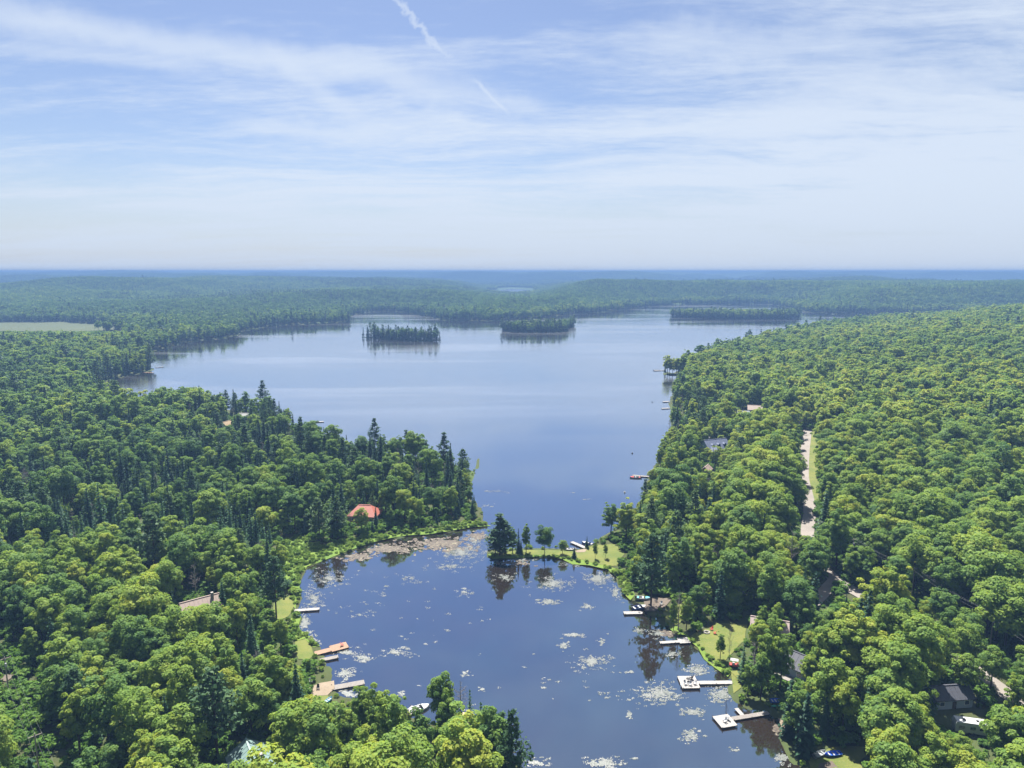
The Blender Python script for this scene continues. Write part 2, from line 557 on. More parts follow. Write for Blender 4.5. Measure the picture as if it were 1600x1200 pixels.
def mesh_np(name, V, F, mats=(), var=None, smooth=False, mat_idx=None):
    """mesh from an (n,3) vertex array and an (m,4) or (m,3) face array"""
    me = bpy.data.meshes.new(name)
    V = np.asarray(V, np.float32)
    F = np.asarray(F, np.int32)
    k = F.shape[1]
    me.vertices.add(len(V))
    me.vertices.foreach_set('co', V.ravel())
    me.loops.add(F.size)
    me.loops.foreach_set('vertex_index', F.ravel())
    me.polygons.add(len(F))
    me.polygons.foreach_set('loop_start', np.arange(0, F.size, k, dtype=np.int32))
    me.polygons.foreach_set('loop_total', np.full(len(F), k, np.int32))
    if smooth:
        me.polygons.foreach_set('use_smooth', np.ones(len(F), bool))
    for m in mats:
        me.materials.append(m)
    if mat_idx is not None:
        me.polygons.foreach_set('material_index', np.asarray(mat_idx, np.int32))
    if var is not None:
        a = me.attributes.new('var', 'FLOAT', 'POINT')
        a.data.foreach_set('value', np.asarray(var, np.float32))
    me.update()
    me.validate()
    return me


# ------------------------------------------------------------------ the setting: ground, water
def build_ground():
    rows = list(np.arange(-320, 90, 40.0))
    yv = 90.0
    while yv < 26500:
        rows.append(yv)
        yv += max(2.6, 0.0085 * (yv + 120))
    rows = np.array(rows)
    ts = np.linspace(-1, 1, 420)
    ts = np.sign(ts) * np.abs(ts) ** 1.08 * 0.98
    X = (rows[:, None] + 420) * ts[None, :]
    Y = np.repeat(rows[:, None], len(ts), 1)
    # curve the rows into arcs so that the sheet closes round the horizon
    Z = height(X.ravel(), Y.ravel()).reshape(X.shape)
    far = np.hypot(X, Y) > 6600
    Z = Z + np.where(far, 13.0, 0.0)
    Z = np.where(Z > 80, 80 + 24 * np.tanh((Z - 80) / 24), Z)
    V = np.stack([X.ravel(), Y.ravel(), Z.ravel()], 1)
    nr, nc = X.shape
    idx = np.arange(nr * nc).reshape(nr, nc)
    F = np.stack([idx[:-1, :-1], idx[:-1, 1:], idx[1:, 1:], idx[1:, :-1]], -1).reshape(-1, 4)
    me = mesh_np('ground', V, F, [ground_material()], smooth=True)
    tag(link('ground', me), 'dark wooded ground rolling away to the horizon', 'ground', kind='structure')


build_ground()


def build_water():
    WM = water_material()
    xs = np.array([-700, -350, 0, 350, 700, 1250.0])
    V, F = [], []
    for (x0, x1, y0, y1) in ((-1000, 1300, -40, 2500),):
        V = [(x0, y0, 0), (x1, y0, 0), (x1, y1, 0), (x0, y1, 0)]
        F = [(0, 1, 2, 3)]
    tag(link('lake', mesh_np('lake', V, F, [WM])), 'calm blue lake narrowing into a lily covered pond', 'lake', kind='structure')
    V = [(-90, 2850, 0), (110, 2850, 0), (110, 4150, 0), (-90, 4150, 0)]
    tag(link('far_lake', mesh_np('far_lake', V, [(0, 1, 2, 3)], [WM])), 'thin glint of another lake among the far woods', 'lake', kind='structure')


build_water()


def patch(name, poly, m, label, cat, step=1.5, lift=0.13, kind='structure', seed=1, wob=0.6):
    """a sheet of grass, sand or gravel draped over the ground inside a polygon"""
    P = subdivide_poly(np.asarray(poly), step * 0.9, step * wob, seed)
    lo, hi = P.min(0), P.max(0)
    X, Y = np.meshgrid(np.arange(lo[0], hi[0], step), np.arange(lo[1], hi[1], step))
    X, Y = X.ravel(), Y.ravel()
    k = inside(P, X, Y) & (edge_dist(P, X, Y) > step * 0.45)
    pts = [Vector((float(p[0]), float(p[1]))) for p in P] + [Vector((float(p), float(q))) for p, q in zip(X[k], Y[k])]
    n = len(P)
    V, E, F = delaunay_2d_cdt(pts, [(i, (i + 1) % n) for i in range(n)], [list(range(n))], 2, 1e-4)[:3]
    xy = np.array([(v.x, v.y) for v in V])
    F = np.array([f for f in F if len(f) == 3])
    mid_ = xy[F].mean(1)
    F = F[inside(P, mid_[:, 0], mid_[:, 1])]
    A = xy[F]
    cr = (A[:, 1, 0] - A[:, 0, 0]) * (A[:, 2, 1] - A[:, 0, 1]) - (A[:, 1, 1] - A[:, 0, 1]) * (A[:, 2, 0] - A[:, 0, 0])
    F[cr < 0] = F[cr < 0][:, ::-1]
    z = np.maximum(height(xy[:, 0], xy[:, 1]), 0.02) + lift
    me = mesh_np(name, np.c_[xy, z], F, [m], smooth=True)
    return tag(link(name, me), label, cat, kind=kind)


def ppx(pts):
    return np.array([Gt(a, b)[:2] for a, b in pts])


def ribbon(center, width):
    """polygon round a centre line given in world metres"""
    c = np.array(center, float)
    t = np.gradient(c, axis=0)
    t /= np.linalg.norm(t, axis=1)[:, None] + 1e-9
    n = np.stack([-t[:, 1], t[:, 0]], 1)
    wd = np.broadcast_to(np.asarray(width, float), (len(c),))[:, None] / 2
    return np.vstack([c + n * wd, (c - n * wd)[::-1]])


def resample(pts, k):
    pts = np.array(pts, float)
    s = np.r_[0, np.cumsum(np.hypot(*np.diff(pts, axis=0).T))]
    u = np.linspace(0, s[-1], k)
    q = np.stack([np.interp(u, s, pts[:, 0]), np.interp(u, s, pts[:, 1])], 1)
    for _ in range(4):
        q[1:-1] = 0.25 * q[:-2] + 0.5 * q[1:-1] + 0.25 * q[2:]
    return q


LAWNS = {
    'pine': ppx([(430, 936), (461, 930), (459, 948), (452, 962), (436, 972), (426, 962)]),
    'left': ppx([(461, 1003), (477, 999), (487, 1012), (490, 1024), (482, 1032), (466, 1030)]),
    'leftlow': ppx([(484, 1090), (512, 1086), (516, 1098), (505, 1108), (486, 1108)]),
    'spit': ppx([(772, 869), (800, 861), (860, 860), (890, 861), (912, 861), (928, 852), (968, 850), (976, 866), (968, 884), (950, 885), (930, 881), (900, 872), (860, 868), (800, 868)]),
    'right': ppx([(1077, 996), (1090, 986), (1120, 974), (1168, 977), (1164, 1000), (1145, 1020), (1130, 1036), (1113, 1031), (1096, 1012)]),
    'small': ppx([(1036, 957), (1056, 946), (1078, 938), (1070, 968), (1050, 982), (1040, 974)]),
    'shrubby': ppx([(1142, 1050), (1152, 1048), (1158, 1075), (1146, 1084), (1144, 1066)]),
    'low': ppx([(1262, 1186), (1300, 1168), (1355, 1168), (1350, 1205), (1270, 1212)]),
}
SANDS = {
    'beach': ppx([(482, 1076), (500, 1068), (522, 1066), (523, 1076), (512, 1087), (486, 1089)]),
    'landing': ppx([(1006, 940), (1022, 934), (1050, 936), (1040, 948), (1022, 956), (1008, 956)]),
    'spitbeach': ppx([(898, 861), (912, 858.5), (918, 858), (914, 863), (902, 864)]),
    'shore': ppx([(1215, 1122), (1226, 1128), (1228, 1148), (1220, 1152)]),
    'bottom': ppx([(1280, 1194), (1300, 1190), (1312, 1204), (1276, 1208)]),
}
ROAD_C = resample([Gt(*p)[:2] for p in [(1262, 672), (1258, 700), (1256, 725), (1255, 748), (1262, 775), (1266, 800), (1260, 835), (1272, 872), (1301, 908), (1336, 924), (1400, 962), (1470, 1010), (1560, 1075), (1660, 1150)]], 70)
ROAD = ribbon(ROAD_C, 4.8)
VERGE = ribbon(ROAD_C[:34] + np.array([4.2, -0.4]), 5.4)
DRIVE_C = resample([Gt(*p)[:2] for p in [(1303, 909), (1284, 930), (1266, 948), (1240, 962)]], 16)
DRIVE = ribbon(DRIVE_C, 4.0)
LROAD_C = resample([Gt(*p)[:2] for p in [(-90, 1066), (-40, 1059), (-10, 1058), (17, 1061)]], 26)
LROAD = ribbon(LROAD_C, 2.6)
MARSHES = [ppx([(768, 823), (735, 814), (690, 824), (650, 829), (600, 834), (565, 838), (530, 845), (505, 852), (476, 838), (445, 842), (430, 862), (440, 890), (452, 915), (455, 932),
                (462, 952), (470, 933), (468, 917), (471, 900), (480, 887), (500, 878), (530, 868), (560, 857), (587, 848), (613, 842), (640, 838), (667, 837), (700, 832), (733, 826)]),
           ppx([(770, 875), (785, 874), (830, 872), (875, 874), (920, 885), (950, 892), (965, 904), (974, 929), (985, 939), (992, 930), (984, 912), (975, 893), (950, 885), (930, 881), (900, 872), (860, 868), (800, 868), (762, 866)]),
           ppx([(1045, 984), (1058, 990), (1070, 993), (1076, 1001), (1090, 1014), (1100, 1029), (1115, 1041), (1137, 1060), (1145, 1050), (1128, 1036), (1113, 1031), (1096, 1012), (1078, 996), (1060, 980), (1048, 975)]),
           ppx([(456, 962), (471, 963), (465, 982), (482, 993), (500, 1009), (490, 1012), (476, 998), (460, 1003), (450, 985)])]
MEADOWP = ppx([(-60, 522), (60, 522), (150, 518), (215, 514), (190, 508), (90, 504), (-60, 504)])

for k_, (nm, lab) in {'pine': ('lawn', 'dry lawn under a tall pine beside a narrow pale dock'), 'left': ('lawn', 'small bright lawn above the tan platform dock'),
                      'leftlow': ('lawn', 'little lawn behind the sandy patch and long grey dock'), 'spit': ('lawn', 'grassy strip of land between the pond and the open lake'),
                      'right': ('lawn', 'wide yellow green lawn with a fire ring by the pond'), 'small': ('lawn', 'narrow lawn behind young trees next to the gravel boat landing'),
                      'shrubby': ('lawn', 'strip of grass at the foot of the furnished platform walkway'), 'low': ('lawn', 'shaded grass where two rowing boats lie')}.items():
    patch(nm, LAWNS[k_], LAWN, lab, 'lawn', 1.6, 0.12, seed=sum(map(ord, k_)))
for k_, lab in {'beach': 'pale sandy patch at the foot of the long grey dock', 'landing': 'brown gravel landing beside the two blue boats', 'spitbeach': 'tiny beach on the open lake side of the spit',
                'shore': 'bare sandy shore by the end of the far walkway', 'bottom': 'brown bare earth below the two rowing boats'}.items():
    patch('sand_patch', SANDS[k_], SAND if k_ in ('beach', 'spitbeach', 'shore') else EARTH, lab, 'sand', 1.2, 0.17, seed=len(k_), wob=1.1)  # landing takes the darker earth, its shade put into the colour
patch('gravel_road', ROAD, GRAVEL, 'pale gravel road curving through the wooded slope', 'road', 2.2, 0.24, seed=5, wob=0.12)
patch('road_verge', VERGE, LAWN, 'bright mown verge along the gravel road', 'verge', 2.2, 0.16, seed=6, wob=0.3)
patch('driveway', DRIVE, GRAVEL, 'pale driveway branching off the road between maples', 'driveway', 1.6, 0.30, seed=7)
patch('forest_track', LROAD, EARTH, 'gravel track crossing the cleared power line', 'track', 1.6, 0.22, seed=8)
patch('meadow', MEADOWP, MEADOW, 'pale open meadow among the woods beyond the bay', 'meadow', 12.0, 1.4, seed=9)
for i, P in enumerate(MARSHES):
    patch('marsh', P, MARSH, ['bright marsh grass along the curved shore below the red roof', 'green reedy bank along the pond side of the spit', 'green bank below the wide lawn',
                              'green bank between the two small docks'][i], 'marsh', 1.8, 0.08, seed=20 + i)


# ------------------------------------------------------------------ tree kinds
def rnd_unit(rg, n):
    v = rg.normal(size=(n, 3))
    return v / np.linalg.norm(v, axis=1)[:, None]


def leaf_quads(rg, P, N, size, tilt=0.55, aspect=1.0):
    """one irregular leaf-clump face per point, facing roughly N"""
    n = len(P)
    nn = N + tilt * rnd_unit(rg, n)
    nn /= np.linalg.norm(nn, axis=1)[:, None]
    a = np.cross(nn, rnd_unit(rg, n))
    a /= np.linalg.norm(a, axis=1)[:, None] + 1e-9
    b = np.cross(nn, a)
    s = (size * rg.uniform(0.65, 1.35, n))[:, None]
    V = np.empty((n, 4, 3))
    bend = nn * s * 0.22
    V[:, 0] = P + a * s * rg.uniform(0.7, 1.2, (n, 1)) - bend
    V[:, 1] = P + b * s * aspect * rg.uniform(0.4, 0.9, (n, 1))
    V[:, 2] = P - a * s * rg.uniform(0.7, 1.2, (n, 1)) - bend
    V[:, 3] = P - b * s * aspect * rg.uniform(0.4, 0.9, (n, 1))
    F = np.arange(4 * n).reshape(n, 4)
    return V.reshape(-1, 3), F


def join(parts):
    Vs, Fs, vars_, mi, off = [], [], [], [], 0
    for V, F, va, m in parts:
        Vs.append(V)
        Fs.append(F + off)
        vars_.append(np.broadcast_to(np.asarray(va, float), (len(V),)))
        mi.append(np.full(len(F), m))
        off += len(V)
    return np.vstack(Vs), np.vstack(Fs), np.concatenate(vars_), np.concatenate(mi)


def tube(p0, p1, r0, r1, k=5):
    p0, p1 = np.array(p0, float), np.array(p1, float)
    d = p1 - p0
    d /= np.linalg.norm(d) + 1e-9
    a = np.cross(d, (0.3, 0.9, 0.1) if abs(d[2]) > 0.6 else (0, 0, 1))
    a /= np.linalg.norm(a)
    b = np.cross(d, a)
    th = np.linspace(0, 2 * math.pi, k, endpoint=False)
    ring = np.cos(th)[:, None] * a + np.sin(th)[:, None] * b
    V = np.vstack([p0 + ring * r0, p1 + ring * r1])
    F = np.array([(i, (i + 1) % k, k + (i + 1) % k, k + i) for i in range(k)])
    return V, F


def trunk_parts(rg, h, r, limbs, spread, lean=0.02):
    top = np.array([rg.normal(0, lean) * h, rg.normal(0, lean) * h, h])
    mid = top * 0.5 + np.array([rg.normal(0, lean) * h * 0.4, rg.normal(0, lean) * h * 0.4, 0])
    out = [(*tube((0, 0, -0.6), mid, r, r * 0.7, 6), 0.5, 0), (*tube(mid, top, r * 0.7, r * 0.25, 6), 0.5, 0)]
    for _ in range(limbs):
        t = rg.uniform(0.4, 0.92)
        base = mid * (t / 0.5) if t < 0.5 else mid + (top - mid) * (t - 0.5) / 0.5
        az_ = rg.uniform(0, 2 * math.pi)
        L = spread * rg.uniform(0.55, 1.0)
        end = base + np.array([math.cos(az_) * L, math.sin(az_) * L, L * rg.uniform(0.35, 0.9)])
        out.append((*tube(base, end, r * 0.32, r * 0.08, 4), 0.5, 0))
    return out


def lobe_points(rg, c, rr, n, up=0.15):
    v = rnd_unit(rg, n)
    v[:, 2] = np.where(v[:, 2] < -0.35, -v[:, 2] * 0.6, v[:, 2]) + up * 0.2
    v /= np.linalg.norm(v, axis=1)[:, None]
    rad = rr * rg.uniform(0.72, 1.06, (n, 1)) * np.array([1, 1, 0.85])
    return c + v * rad, v


def broadleaf(seed, H=16.0, W=9.5, lobes=46, per=56, size=0.42, crown0=0.30, tall=1.0, ragged=0.12):
    """a rounded hardwood: many billowing leaf masses over a domed crown"""
    rg = np.random.default_rng(seed)
    zc0, zc1 = H * crown0, H
    cz = zc0 + (zc1 - zc0) * 0.50
    rz, rx = (zc1 - zc0) * 0.50, W * 0.5
    parts = []
    ecc = rg.uniform(0.85, 1.15)
    i = np.arange(lobes) + 0.5
    ph = np.arccos(1 - 1.72 * i / lobes)
    th = math.pi * (1 + 5 ** 0.5) * i + rg.uniform(0, 6)
    d = np.stack([np.cos(th) * np.sin(ph), np.sin(th) * np.sin(ph), np.cos(ph)], 1) + rg.normal(0, 0.13, (lobes, 3))
    for k in range(lobes):
        lr = rx * rg.uniform(0.16, 0.40)
        f = rg.uniform(0.70, 0.93 + ragged)
        c = np.array([d[k, 0] * (rx - lr * 0.6) * f * ecc, d[k, 1] * (rx - lr * 0.6) * f / ecc, cz + d[k, 2] * (rz - lr * 0.6) * f])
        nn = max(5, int(per * (lr / (rx * 0.29)) ** 2))
        P, N = lobe_points(rg, c, lr, nn)
        N = N * 0.75 + np.array([0, 0, 0.45]) + 0.30 * d[k]
        V, F = leaf_quads(rg, P, N, size, 0.6)
        lv = rg.uniform(0.15, 0.85)
        parts.append((V, F, np.repeat(np.clip(lv + rg.normal(0, 0.16, nn), 0, 1), 4), 1))
    inner = int(lobes * per * 0.10)
    v = rnd_unit(rg, inner) * rg.uniform(0.2, 0.7, (inner, 1)) * np.array([rx, rx, rz]) + np.array([0, 0, cz])
    V, F = leaf_quads(rg, v, rnd_unit(rg, inner), size * 1.5, 0.8)
    parts.append((V, F, 0.3, 1))
    return trunk_parts(rg, H * 0.82, 0.018 * H, 7, W * 0.33), parts


def spruce(seed, H=17.0, W=5.4, tiers=20, per=10, size=0.55, droop=0.25, taper=0.9, bare=0.06):
    """a pointed conifer of drooping whorls"""
    rg = np.random.default_rng(seed)
    parts = []
    for t in range(tiers):
        u = t / (tiers - 1)
        z = H * (bare + (1 - bare) * u)
        rad = W * 0.5 * (1 - u) ** taper * rg.uniform(0.82, 1.12) + 0.12
        k = max(4, int(per * (0.45 + 0.75 * (1 - u))))
        a0 = rg.uniform(0, 6)
        tv = rg.uniform(0.2, 0.8)
        for j in range(k):
            a = a0 + 2 * math.pi * j / k + rg.normal(0, 0.15)
            r_ = rad * rg.uniform(0.75, 1.12)
            m = max(2, int(r_ / size * 1.25) + 1)
            s = (np.arange(m) + 0.7) / m
            P = np.stack([np.cos(a) * r_ * s, np.sin(a) * r_ * s, z - droop * r_ * s ** 1.4 + rg.normal(0, 0.08, m)], 1)
            P += rg.normal(0, 0.10, P.shape)
            N = np.stack([np.full(m, math.cos(a) * 0.5), np.full(m, math.sin(a) * 0.5), np.full(m, 0.85)], 1)
            V, F = leaf_quads(rg, P, N, size * (0.75 + 0.35 * (1 - u)), 0.45)
            parts.append((V, F, np.repeat(np.clip(tv + rg.normal(0, 0.2, m), 0, 1), 4), 1))
    V, F = leaf_quads(rg, np.array([[0, 0, H - 0.3], [0, 0, H + 0.2]]), np.array([[1, 0, 0.2], [0, 1, 0.2]]), 0.35, 0.2)
    parts.append((V, F, 0.6, 1))
    return trunk_parts(rg, H * 0.97, 0.012 * H, 0, 1, 0.004), parts


def pine(seed, H=21.0, W=9.0, plates=15, per=70, size=0.5, bare=0.25):
    """a white pine: flat layered boughs with gaps, tall bare stem below"""
    rg = np.random.default_rng(seed)
    tr = trunk_parts(rg, H * 0.97, 0.014 * H, 0, 1, 0.008)
    parts = []
    for t in range(plates):
        u = (t + rg.uniform(0, 0.6)) / plates
        z = H * (bare + (1 - bare) * u)
        env = (0.62 + 0.38 * math.sin(min(1, u * 1.9) * math.pi / 2)) * (1 - max(0, u - 0.35) / 0.72) + 0.05
        k = rg.integers(3, 6)
        a0 = rg.uniform(0, 6.28)
        for j in range(k):
            a = a0 + j * 6.28 / k + rg.normal(0, 0.35)
            L = W * 0.5 * env * rg.uniform(0.55, 1.15)
            end = np.array([math.cos(a) * L, math.sin(a) * L, z + L * rg.uniform(0.02, 0.22)])
            tr.append((*tube((0, 0, z - 0.2), end, 0.09, 0.03, 3), 0.5, 0))
            n = int(per * 0.34 * (0.4 + L / (W * 0.5)))
            s = rg.uniform(0.28, 1.08, n) ** 0.8
            side = rg.normal(0, 0.20 * L, n) * (0.4 + s)
            P = np.stack([math.cos(a) * L * s - math.sin(a) * side, math.sin(a) * L * s + math.cos(a) * side, z + (end[2] - z) * s + rg.normal(0.15, 0.22, n)], 1)
            N = np.tile([math.cos(a) * 0.25, math.sin(a) * 0.25, 0.9], (n, 1))
            V, F = leaf_quads(rg, P, N, size, 0.75)
            parts.append((V, F, np.repeat(np.clip(rg.uniform(0.2, 0.8) + rg.normal(0, 0.18, n), 0, 1), 4), 1))
    P = np.array([0, 0, H * 0.99]) + rg.normal(0, 0.35, (10, 3))
    V, F = leaf_quads(rg, P, np.tile([0, 0, 1.0], (10, 1)), size * 0.8, 0.8)
    parts.append((V, F, 0.6, 1))
    return tr, parts


def bare_tree(seed, H=12.0, W=5.0, branches=26):
    """a dead grey tree: bare limbs and twigs"""
    rg = np.random.default_rng(seed)
    tr = trunk_parts(rg, H, 0.013 * H, 0, 1, 0.02)
    cr = []
    for _ in range(branches):
        z = H * rg.uniform(0.3, 0.97)
        a = rg.uniform(0, 6.28)
        L = W * 0.5 * (1.15 - z / H) * rg.uniform(0.5, 1.2) + 0.5
        e = np.array([math.cos(a) * L, math.sin(a) * L, z + L * rg.uniform(0.3, 0.9)])
        b0 = np.array([0, 0, z])
        cr.append((*tube(b0, e, 0.045, 0.018, 3), 0.5, 1))
        for _ in range(5):
            s = rg.uniform(0.3, 1)
            p = b0 + (e - b0) * s
            q = p + rnd_unit(rg, 1)[0] * L * 0.4 + np.array([0, 0, 0.3])
            cr.append((*tube(p, q, 0.022, 0.01, 3), 0.5, 1))
    return tr, cr


# name: (list of (trunk parts, crown parts), crown material, bark)
def kind_set(lod):
    """lod 0: leaf clumps of 0.4 m, lod 1: about 1 m, lod 2: for trees beyond a kilometre"""
    S = (1.0, 2.0, 3.4)[lod]
    q = (1.0, 0.26, 0.085)[lod]
    p = lambda n: max(3, int(n * q))
    B = []
    for s in range(10):
        rg = np.random.default_rng(100 + s)
        B.append(broadleaf(100 + s, 16 * rg.uniform(0.93, 1.07), rg.uniform(7.2, 10.6), int(rg.integers(30, 64)) if lod < 2 else 26, p(140) if lod < 2 else 15, 0.285 * S, rg.uniform(0.14, 0.34), ragged=rg.uniform(0.05, 0.3)))
    for s in range(4):      # upright, looser crowns
        rg = np.random.default_rng(200 + s)
        B.append(broadleaf(200 + s, 16, rg.uniform(6.2, 7.6), 40 if lod < 2 else 22, p(120) if lod < 2 else 13, 0.27 * S, rg.uniform(0.10, 0.22), ragged=0.22))
    tq = (1, 0.75, 0.45)[lod]
    return {
        'broadleaf_tree': (B, LEAF, BARK),
        'spruce_tree': ([spruce(300 + s, 17, 4.6 + 0.55 * s, int(22 * tq), max(5, int(11 * (1, .75, .6)[lod])), 0.52 * (1, 1.6, 2.7)[lod]) for s in range(4)], NEEDLE, BARK),
        'pine_tree': ([pine(400 + s, 20, 8 + 0.8 * s, int(15 * (1, .9, .6)[lod]), p(75), 0.46 * (1, 1.9, 3.4)[lod], 0.12 + 0.06 * s) for s in range(4)], PINE, BARK),
        'cedar_tree': ([spruce(500 + s, 11, 2.5 + 0.3 * s, int(18 * tq), max(4, int(9 * (1, .7, .6)[lod])), 0.42 * (1, 1.5, 2.0)[lod], 0.5, 0.62, 0.03) for s in range(2)], NEEDLE, BARK),
        'larch_tree': ([spruce(600 + s, 16, 4.0 + 0.5 * s, int(19 * tq), max(5, int(8 * (1, .8, .6)[lod])), 0.42 * (1, 1.7, 2.3)[lod], 0.12, 0.75, 0.08) for s in range(3)], LARCH, BARK),
        'dead_tree': ([bare_tree(700 + s) for s in range(2)], TWIG, GREYBARK),
    }


KINDS = ['broadleaf_tree', 'spruce_tree', 'pine_tree', 'cedar_tree', 'larch_tree', 'dead_tree']
REF_H = {'broadleaf_tree': 16, 'spruce_tree': 17, 'pine_tree': 20, 'cedar_tree': 11, 'larch_tree': 16, 'dead_tree': 12}
REF_W = {'broadleaf_tree': 9.5, 'spruce_tree': 5.4, 'pine_tree': 9, 'cedar_tree': 2.8, 'larch_tree': 4.5, 'dead_tree': 4}

# ------------------------------------------------------------------ where trees stand
# species mix by area: (polygon, weights over KINDS, height factor)
ZONES = [
    (np.array([G(a, b, 12) for a, b in [(60, 800), (120, 770), (440, 772), (470, 815), (440, 850), (330, 870), (150, 868), (70, 850)]]), (0.10, 0.25, 0.0, 0.0, 0.62, 0.03), 0.92),
    (np.array([G(a, b, 12) for a, b in [(430, 800), (520, 740), (640, 700), (752, 700), (770, 825), (640, 845), (520, 860)]]), (0.46, 0.36, 0.14, 0.02, 0.0, 0.02), 0.80),
    (np.array([G(a, b, 12) for a, b in [(-50, 690), (250, 640), (480, 640), (700, 690), (560, 740), (430, 800), (60, 800), (-50, 850)]]), (0.48, 0.40, 0.08, 0.0, 0.02, 0.02), 0.84),
    (np.array([G(a, b, 12) for a, b in [(360, 590), (480, 610), (490, 670), (330, 700), (300, 640)]]), (0.46, 0.36, 0.16, 0.0, 0.0, 0.02), 0.80),
    (np.array([G(a, b, 10) for a, b in [(915, 850), (1000, 740), (1060, 600), (1130, 620), (1120, 800), (1060, 920), (985, 930)]]), (0.60, 0.20, 0.15, 0.03, 0.0, 0.02), 0.9),
    (np.array([G(a, b, 8) for a, b in [(-60, 860), (440, 850), (470, 1000), (500, 1120), (540, 1260), (-60, 1260)]]), (0.70, 0.14, 0.05, 0.08, 0.0, 0.03), 0.9),
    (np.array([G(a, b, 8) for a, b in [(1130, 960), (1560, 1000), (1620, 1260), (1180, 1260)]]), (0.82, 0.04, 0.02, 0.10, 0.0, 0.02), 0.9),
]
DEFAULT_MIX = (0.925, 0.045, 0.015, 0.0, 0.0, 0.015)
LEFT_MIX = (0.72, 0.22, 0.04, 0.0, 0.0, 0.02)
ISLE_MIX = [(0.08, 0.70, 0.22, 0, 0, 0), (0.30, 0.58, 0.12, 0, 0, 0), (0.60, 0.34, 0.06, 0, 0, 0)]

CLEAR = [(P, 2.6) for P in list(LAWNS.values()) + list(SANDS.values())] + [(ROAD, 0.2), (ribbon(ROAD_C[:34] + np.array([1.5, 0.0]), 11.5), 0.0), (VERGE, 0.2), (DRIVE, 0.8), (LROAD, 1.2), (MEADOWP, 0.0)] + [(P, 1.2) for P in MARSHES]
POLE_R = [Gt(1278, 858), Gt(1330, 888), Gt(1424, 938), Gt(1546, 1018), Gt(1660, 1100)]
LINE_R = ribbon(resample([p[:2] for p in POLE_R], 24), 7.0)
POLE_L = [Gt(-70, 960), Gt(14, 1085), Gt(62, 1215), Gt(110, 1330)]
LINE_L = ribbon(resample([p[:2] for p in POLE_L], 24), 14.0)
CLEAR += [(LINE_R, 0.0), (LINE_L, 0.0)]

# sight openings the photo shows: (px box, distance behind which it does not matter)
OPEN = []


def opening(x0, y0, x1, y1, x, y, z):
    OPEN.append((x0, y0, x1, y1, float(project(x, y, z)[2])))


HOUSES = []


def house_site(px, py, roof_z, radius, box):
    """where a roof seen at (px, py) stands on the ground, with trees kept off it"""
    x, y, z = Gt(px, py, roof_z)
    HOUSES.append((x, y, z))
    th = np.linspace(0, 2 * math.pi, 12, endpoint=False)
    CLEAR.append((np.stack([x + radius * np.cos(th), y + radius * np.sin(th)], 1), 0.0))
    opening(*box, x, y, z)
    return x, y, z


SITE = {
    'green': house_site(393, 1178, 5.0, 10, (368, 1160, 422, 1200)),
    'brown': house_site(312, 935, 6.0, 9, (293, 920, 331, 947)),
    'red': house_site(570, 789, 6.5, 9, (556, 784, 587, 793)),
    'blue': house_site(1117, 687, 8.0, 11, (1100, 672, 1132, 701)),
    'pink': house_site(1203, 967, 5.5, 6.5, (1198, 962, 1215, 970)),
    'dark': house_site(1240, 1017, 5.0, 6.5, (1230, 1008, 1247, 1026)),
    'camp': house_site(1508, 1112, 3.0, 10, (1482, 1106, 1530, 1148)),
    'tan': house_site(355, 659, 6.0, 8, (352, 657, 359, 664)),
    'white': house_site(382, 646, 5.0, 8, (378, 644, 386, 648)),
    'grey': house_site(1155, 641, 6.0, 8, (1146, 639, 1166, 645)),
    'slope': house_site(1182, 633, 6.0, 9, (1172, 629, 1189, 640)),
    'shed': house_site(1104, 728, 4.0, 7, (1100, 724, 1112, 738)),
    'gazebo': (*G(724, 1121, 3.0), 0.0),
}
for (a, b, c, d), (px, py) in (((1247, 752, 1271, 838), (1260, 800)), ((1254, 700, 1262, 722), (1258, 705)), ((1272, 922, 1298, 944), (1280, 932)), ((1298, 902, 1306, 914), (1302, 908)), ((1324, 916, 1340, 928), (1332, 922)),
                               ((430, 934, 462, 966), (446, 948)), ((464, 1000, 486, 1030), (476, 1012)), ((484, 1068, 522, 1104), (504, 1084)), ((775, 855, 966, 886), (870, 866)),
                               ((1078, 978, 1160, 1028), (1115, 1000)), ((1040, 946, 1068, 976), (1052, 960)), ((1006, 934, 1046, 955), (1024, 944)), ((0, 1054, 16, 1066), (8, 1060)), 
                               ((1266, 1168, 1312, 1200), (1290, 1184)), ((1216, 1124, 1224, 1150), (1220, 1136)), ((1204, 1094, 1222, 1110), (1212, 1102)), ((1143, 1036, 1153, 1046), (1148, 1040))):
    x, y, z = Gt(px, py)
    opening(a, b, c, d, x, y, z)
opening(-20, 505, 190, 518, *Gt(60, 519))
opening(640, 1096, 668, 1112, *G(650, 1106), 0)
opening(650, 1142, 668, 1154, *G(658, 1150), 0)
opening(706, 1112, 734, 1126, *G(720, 1122), 0)


def scatter(step, x0, x1, y0, y1, seed):
    rg = np.random.default_rng(seed)
    xs = np.arange(x0, x1, step)
    ys = np.arange(y0, y1, step * 0.9)
    X, Y = np.meshgrid(xs, ys)
    X = X + (np.arange(len(ys)) % 2)[:, None] * step * 0.5
    X = X + rg.uniform(-0.38, 0.38, X.shape) * step
    Y = Y + rg.uniform(-0.38, 0.38, X.shape) * step
    return X.ravel(), Y.ravel()


def no_go(x, y, polys):
    bad = np.zeros(len(x), bool)
    for P, m in polys:
        lo, hi = P.min(0) - m - 1, P.max(0) + m + 1
        i = np.nonzero((x > lo[0]) & (x < hi[0]) & (y > lo[1]) & (y < hi[1]))[0]
        if len(i):
            bad[i] |= inside(P, x[i], y[i]) | (edge_dist(P, x[i], y[i]) < m)
    return bad


NEAR_END = 1500.0
CELL = 52.0


def view_ok(x, y, m=0.79, b=70):
    return np.abs(x) < m * np.maximum(y, 60) + b


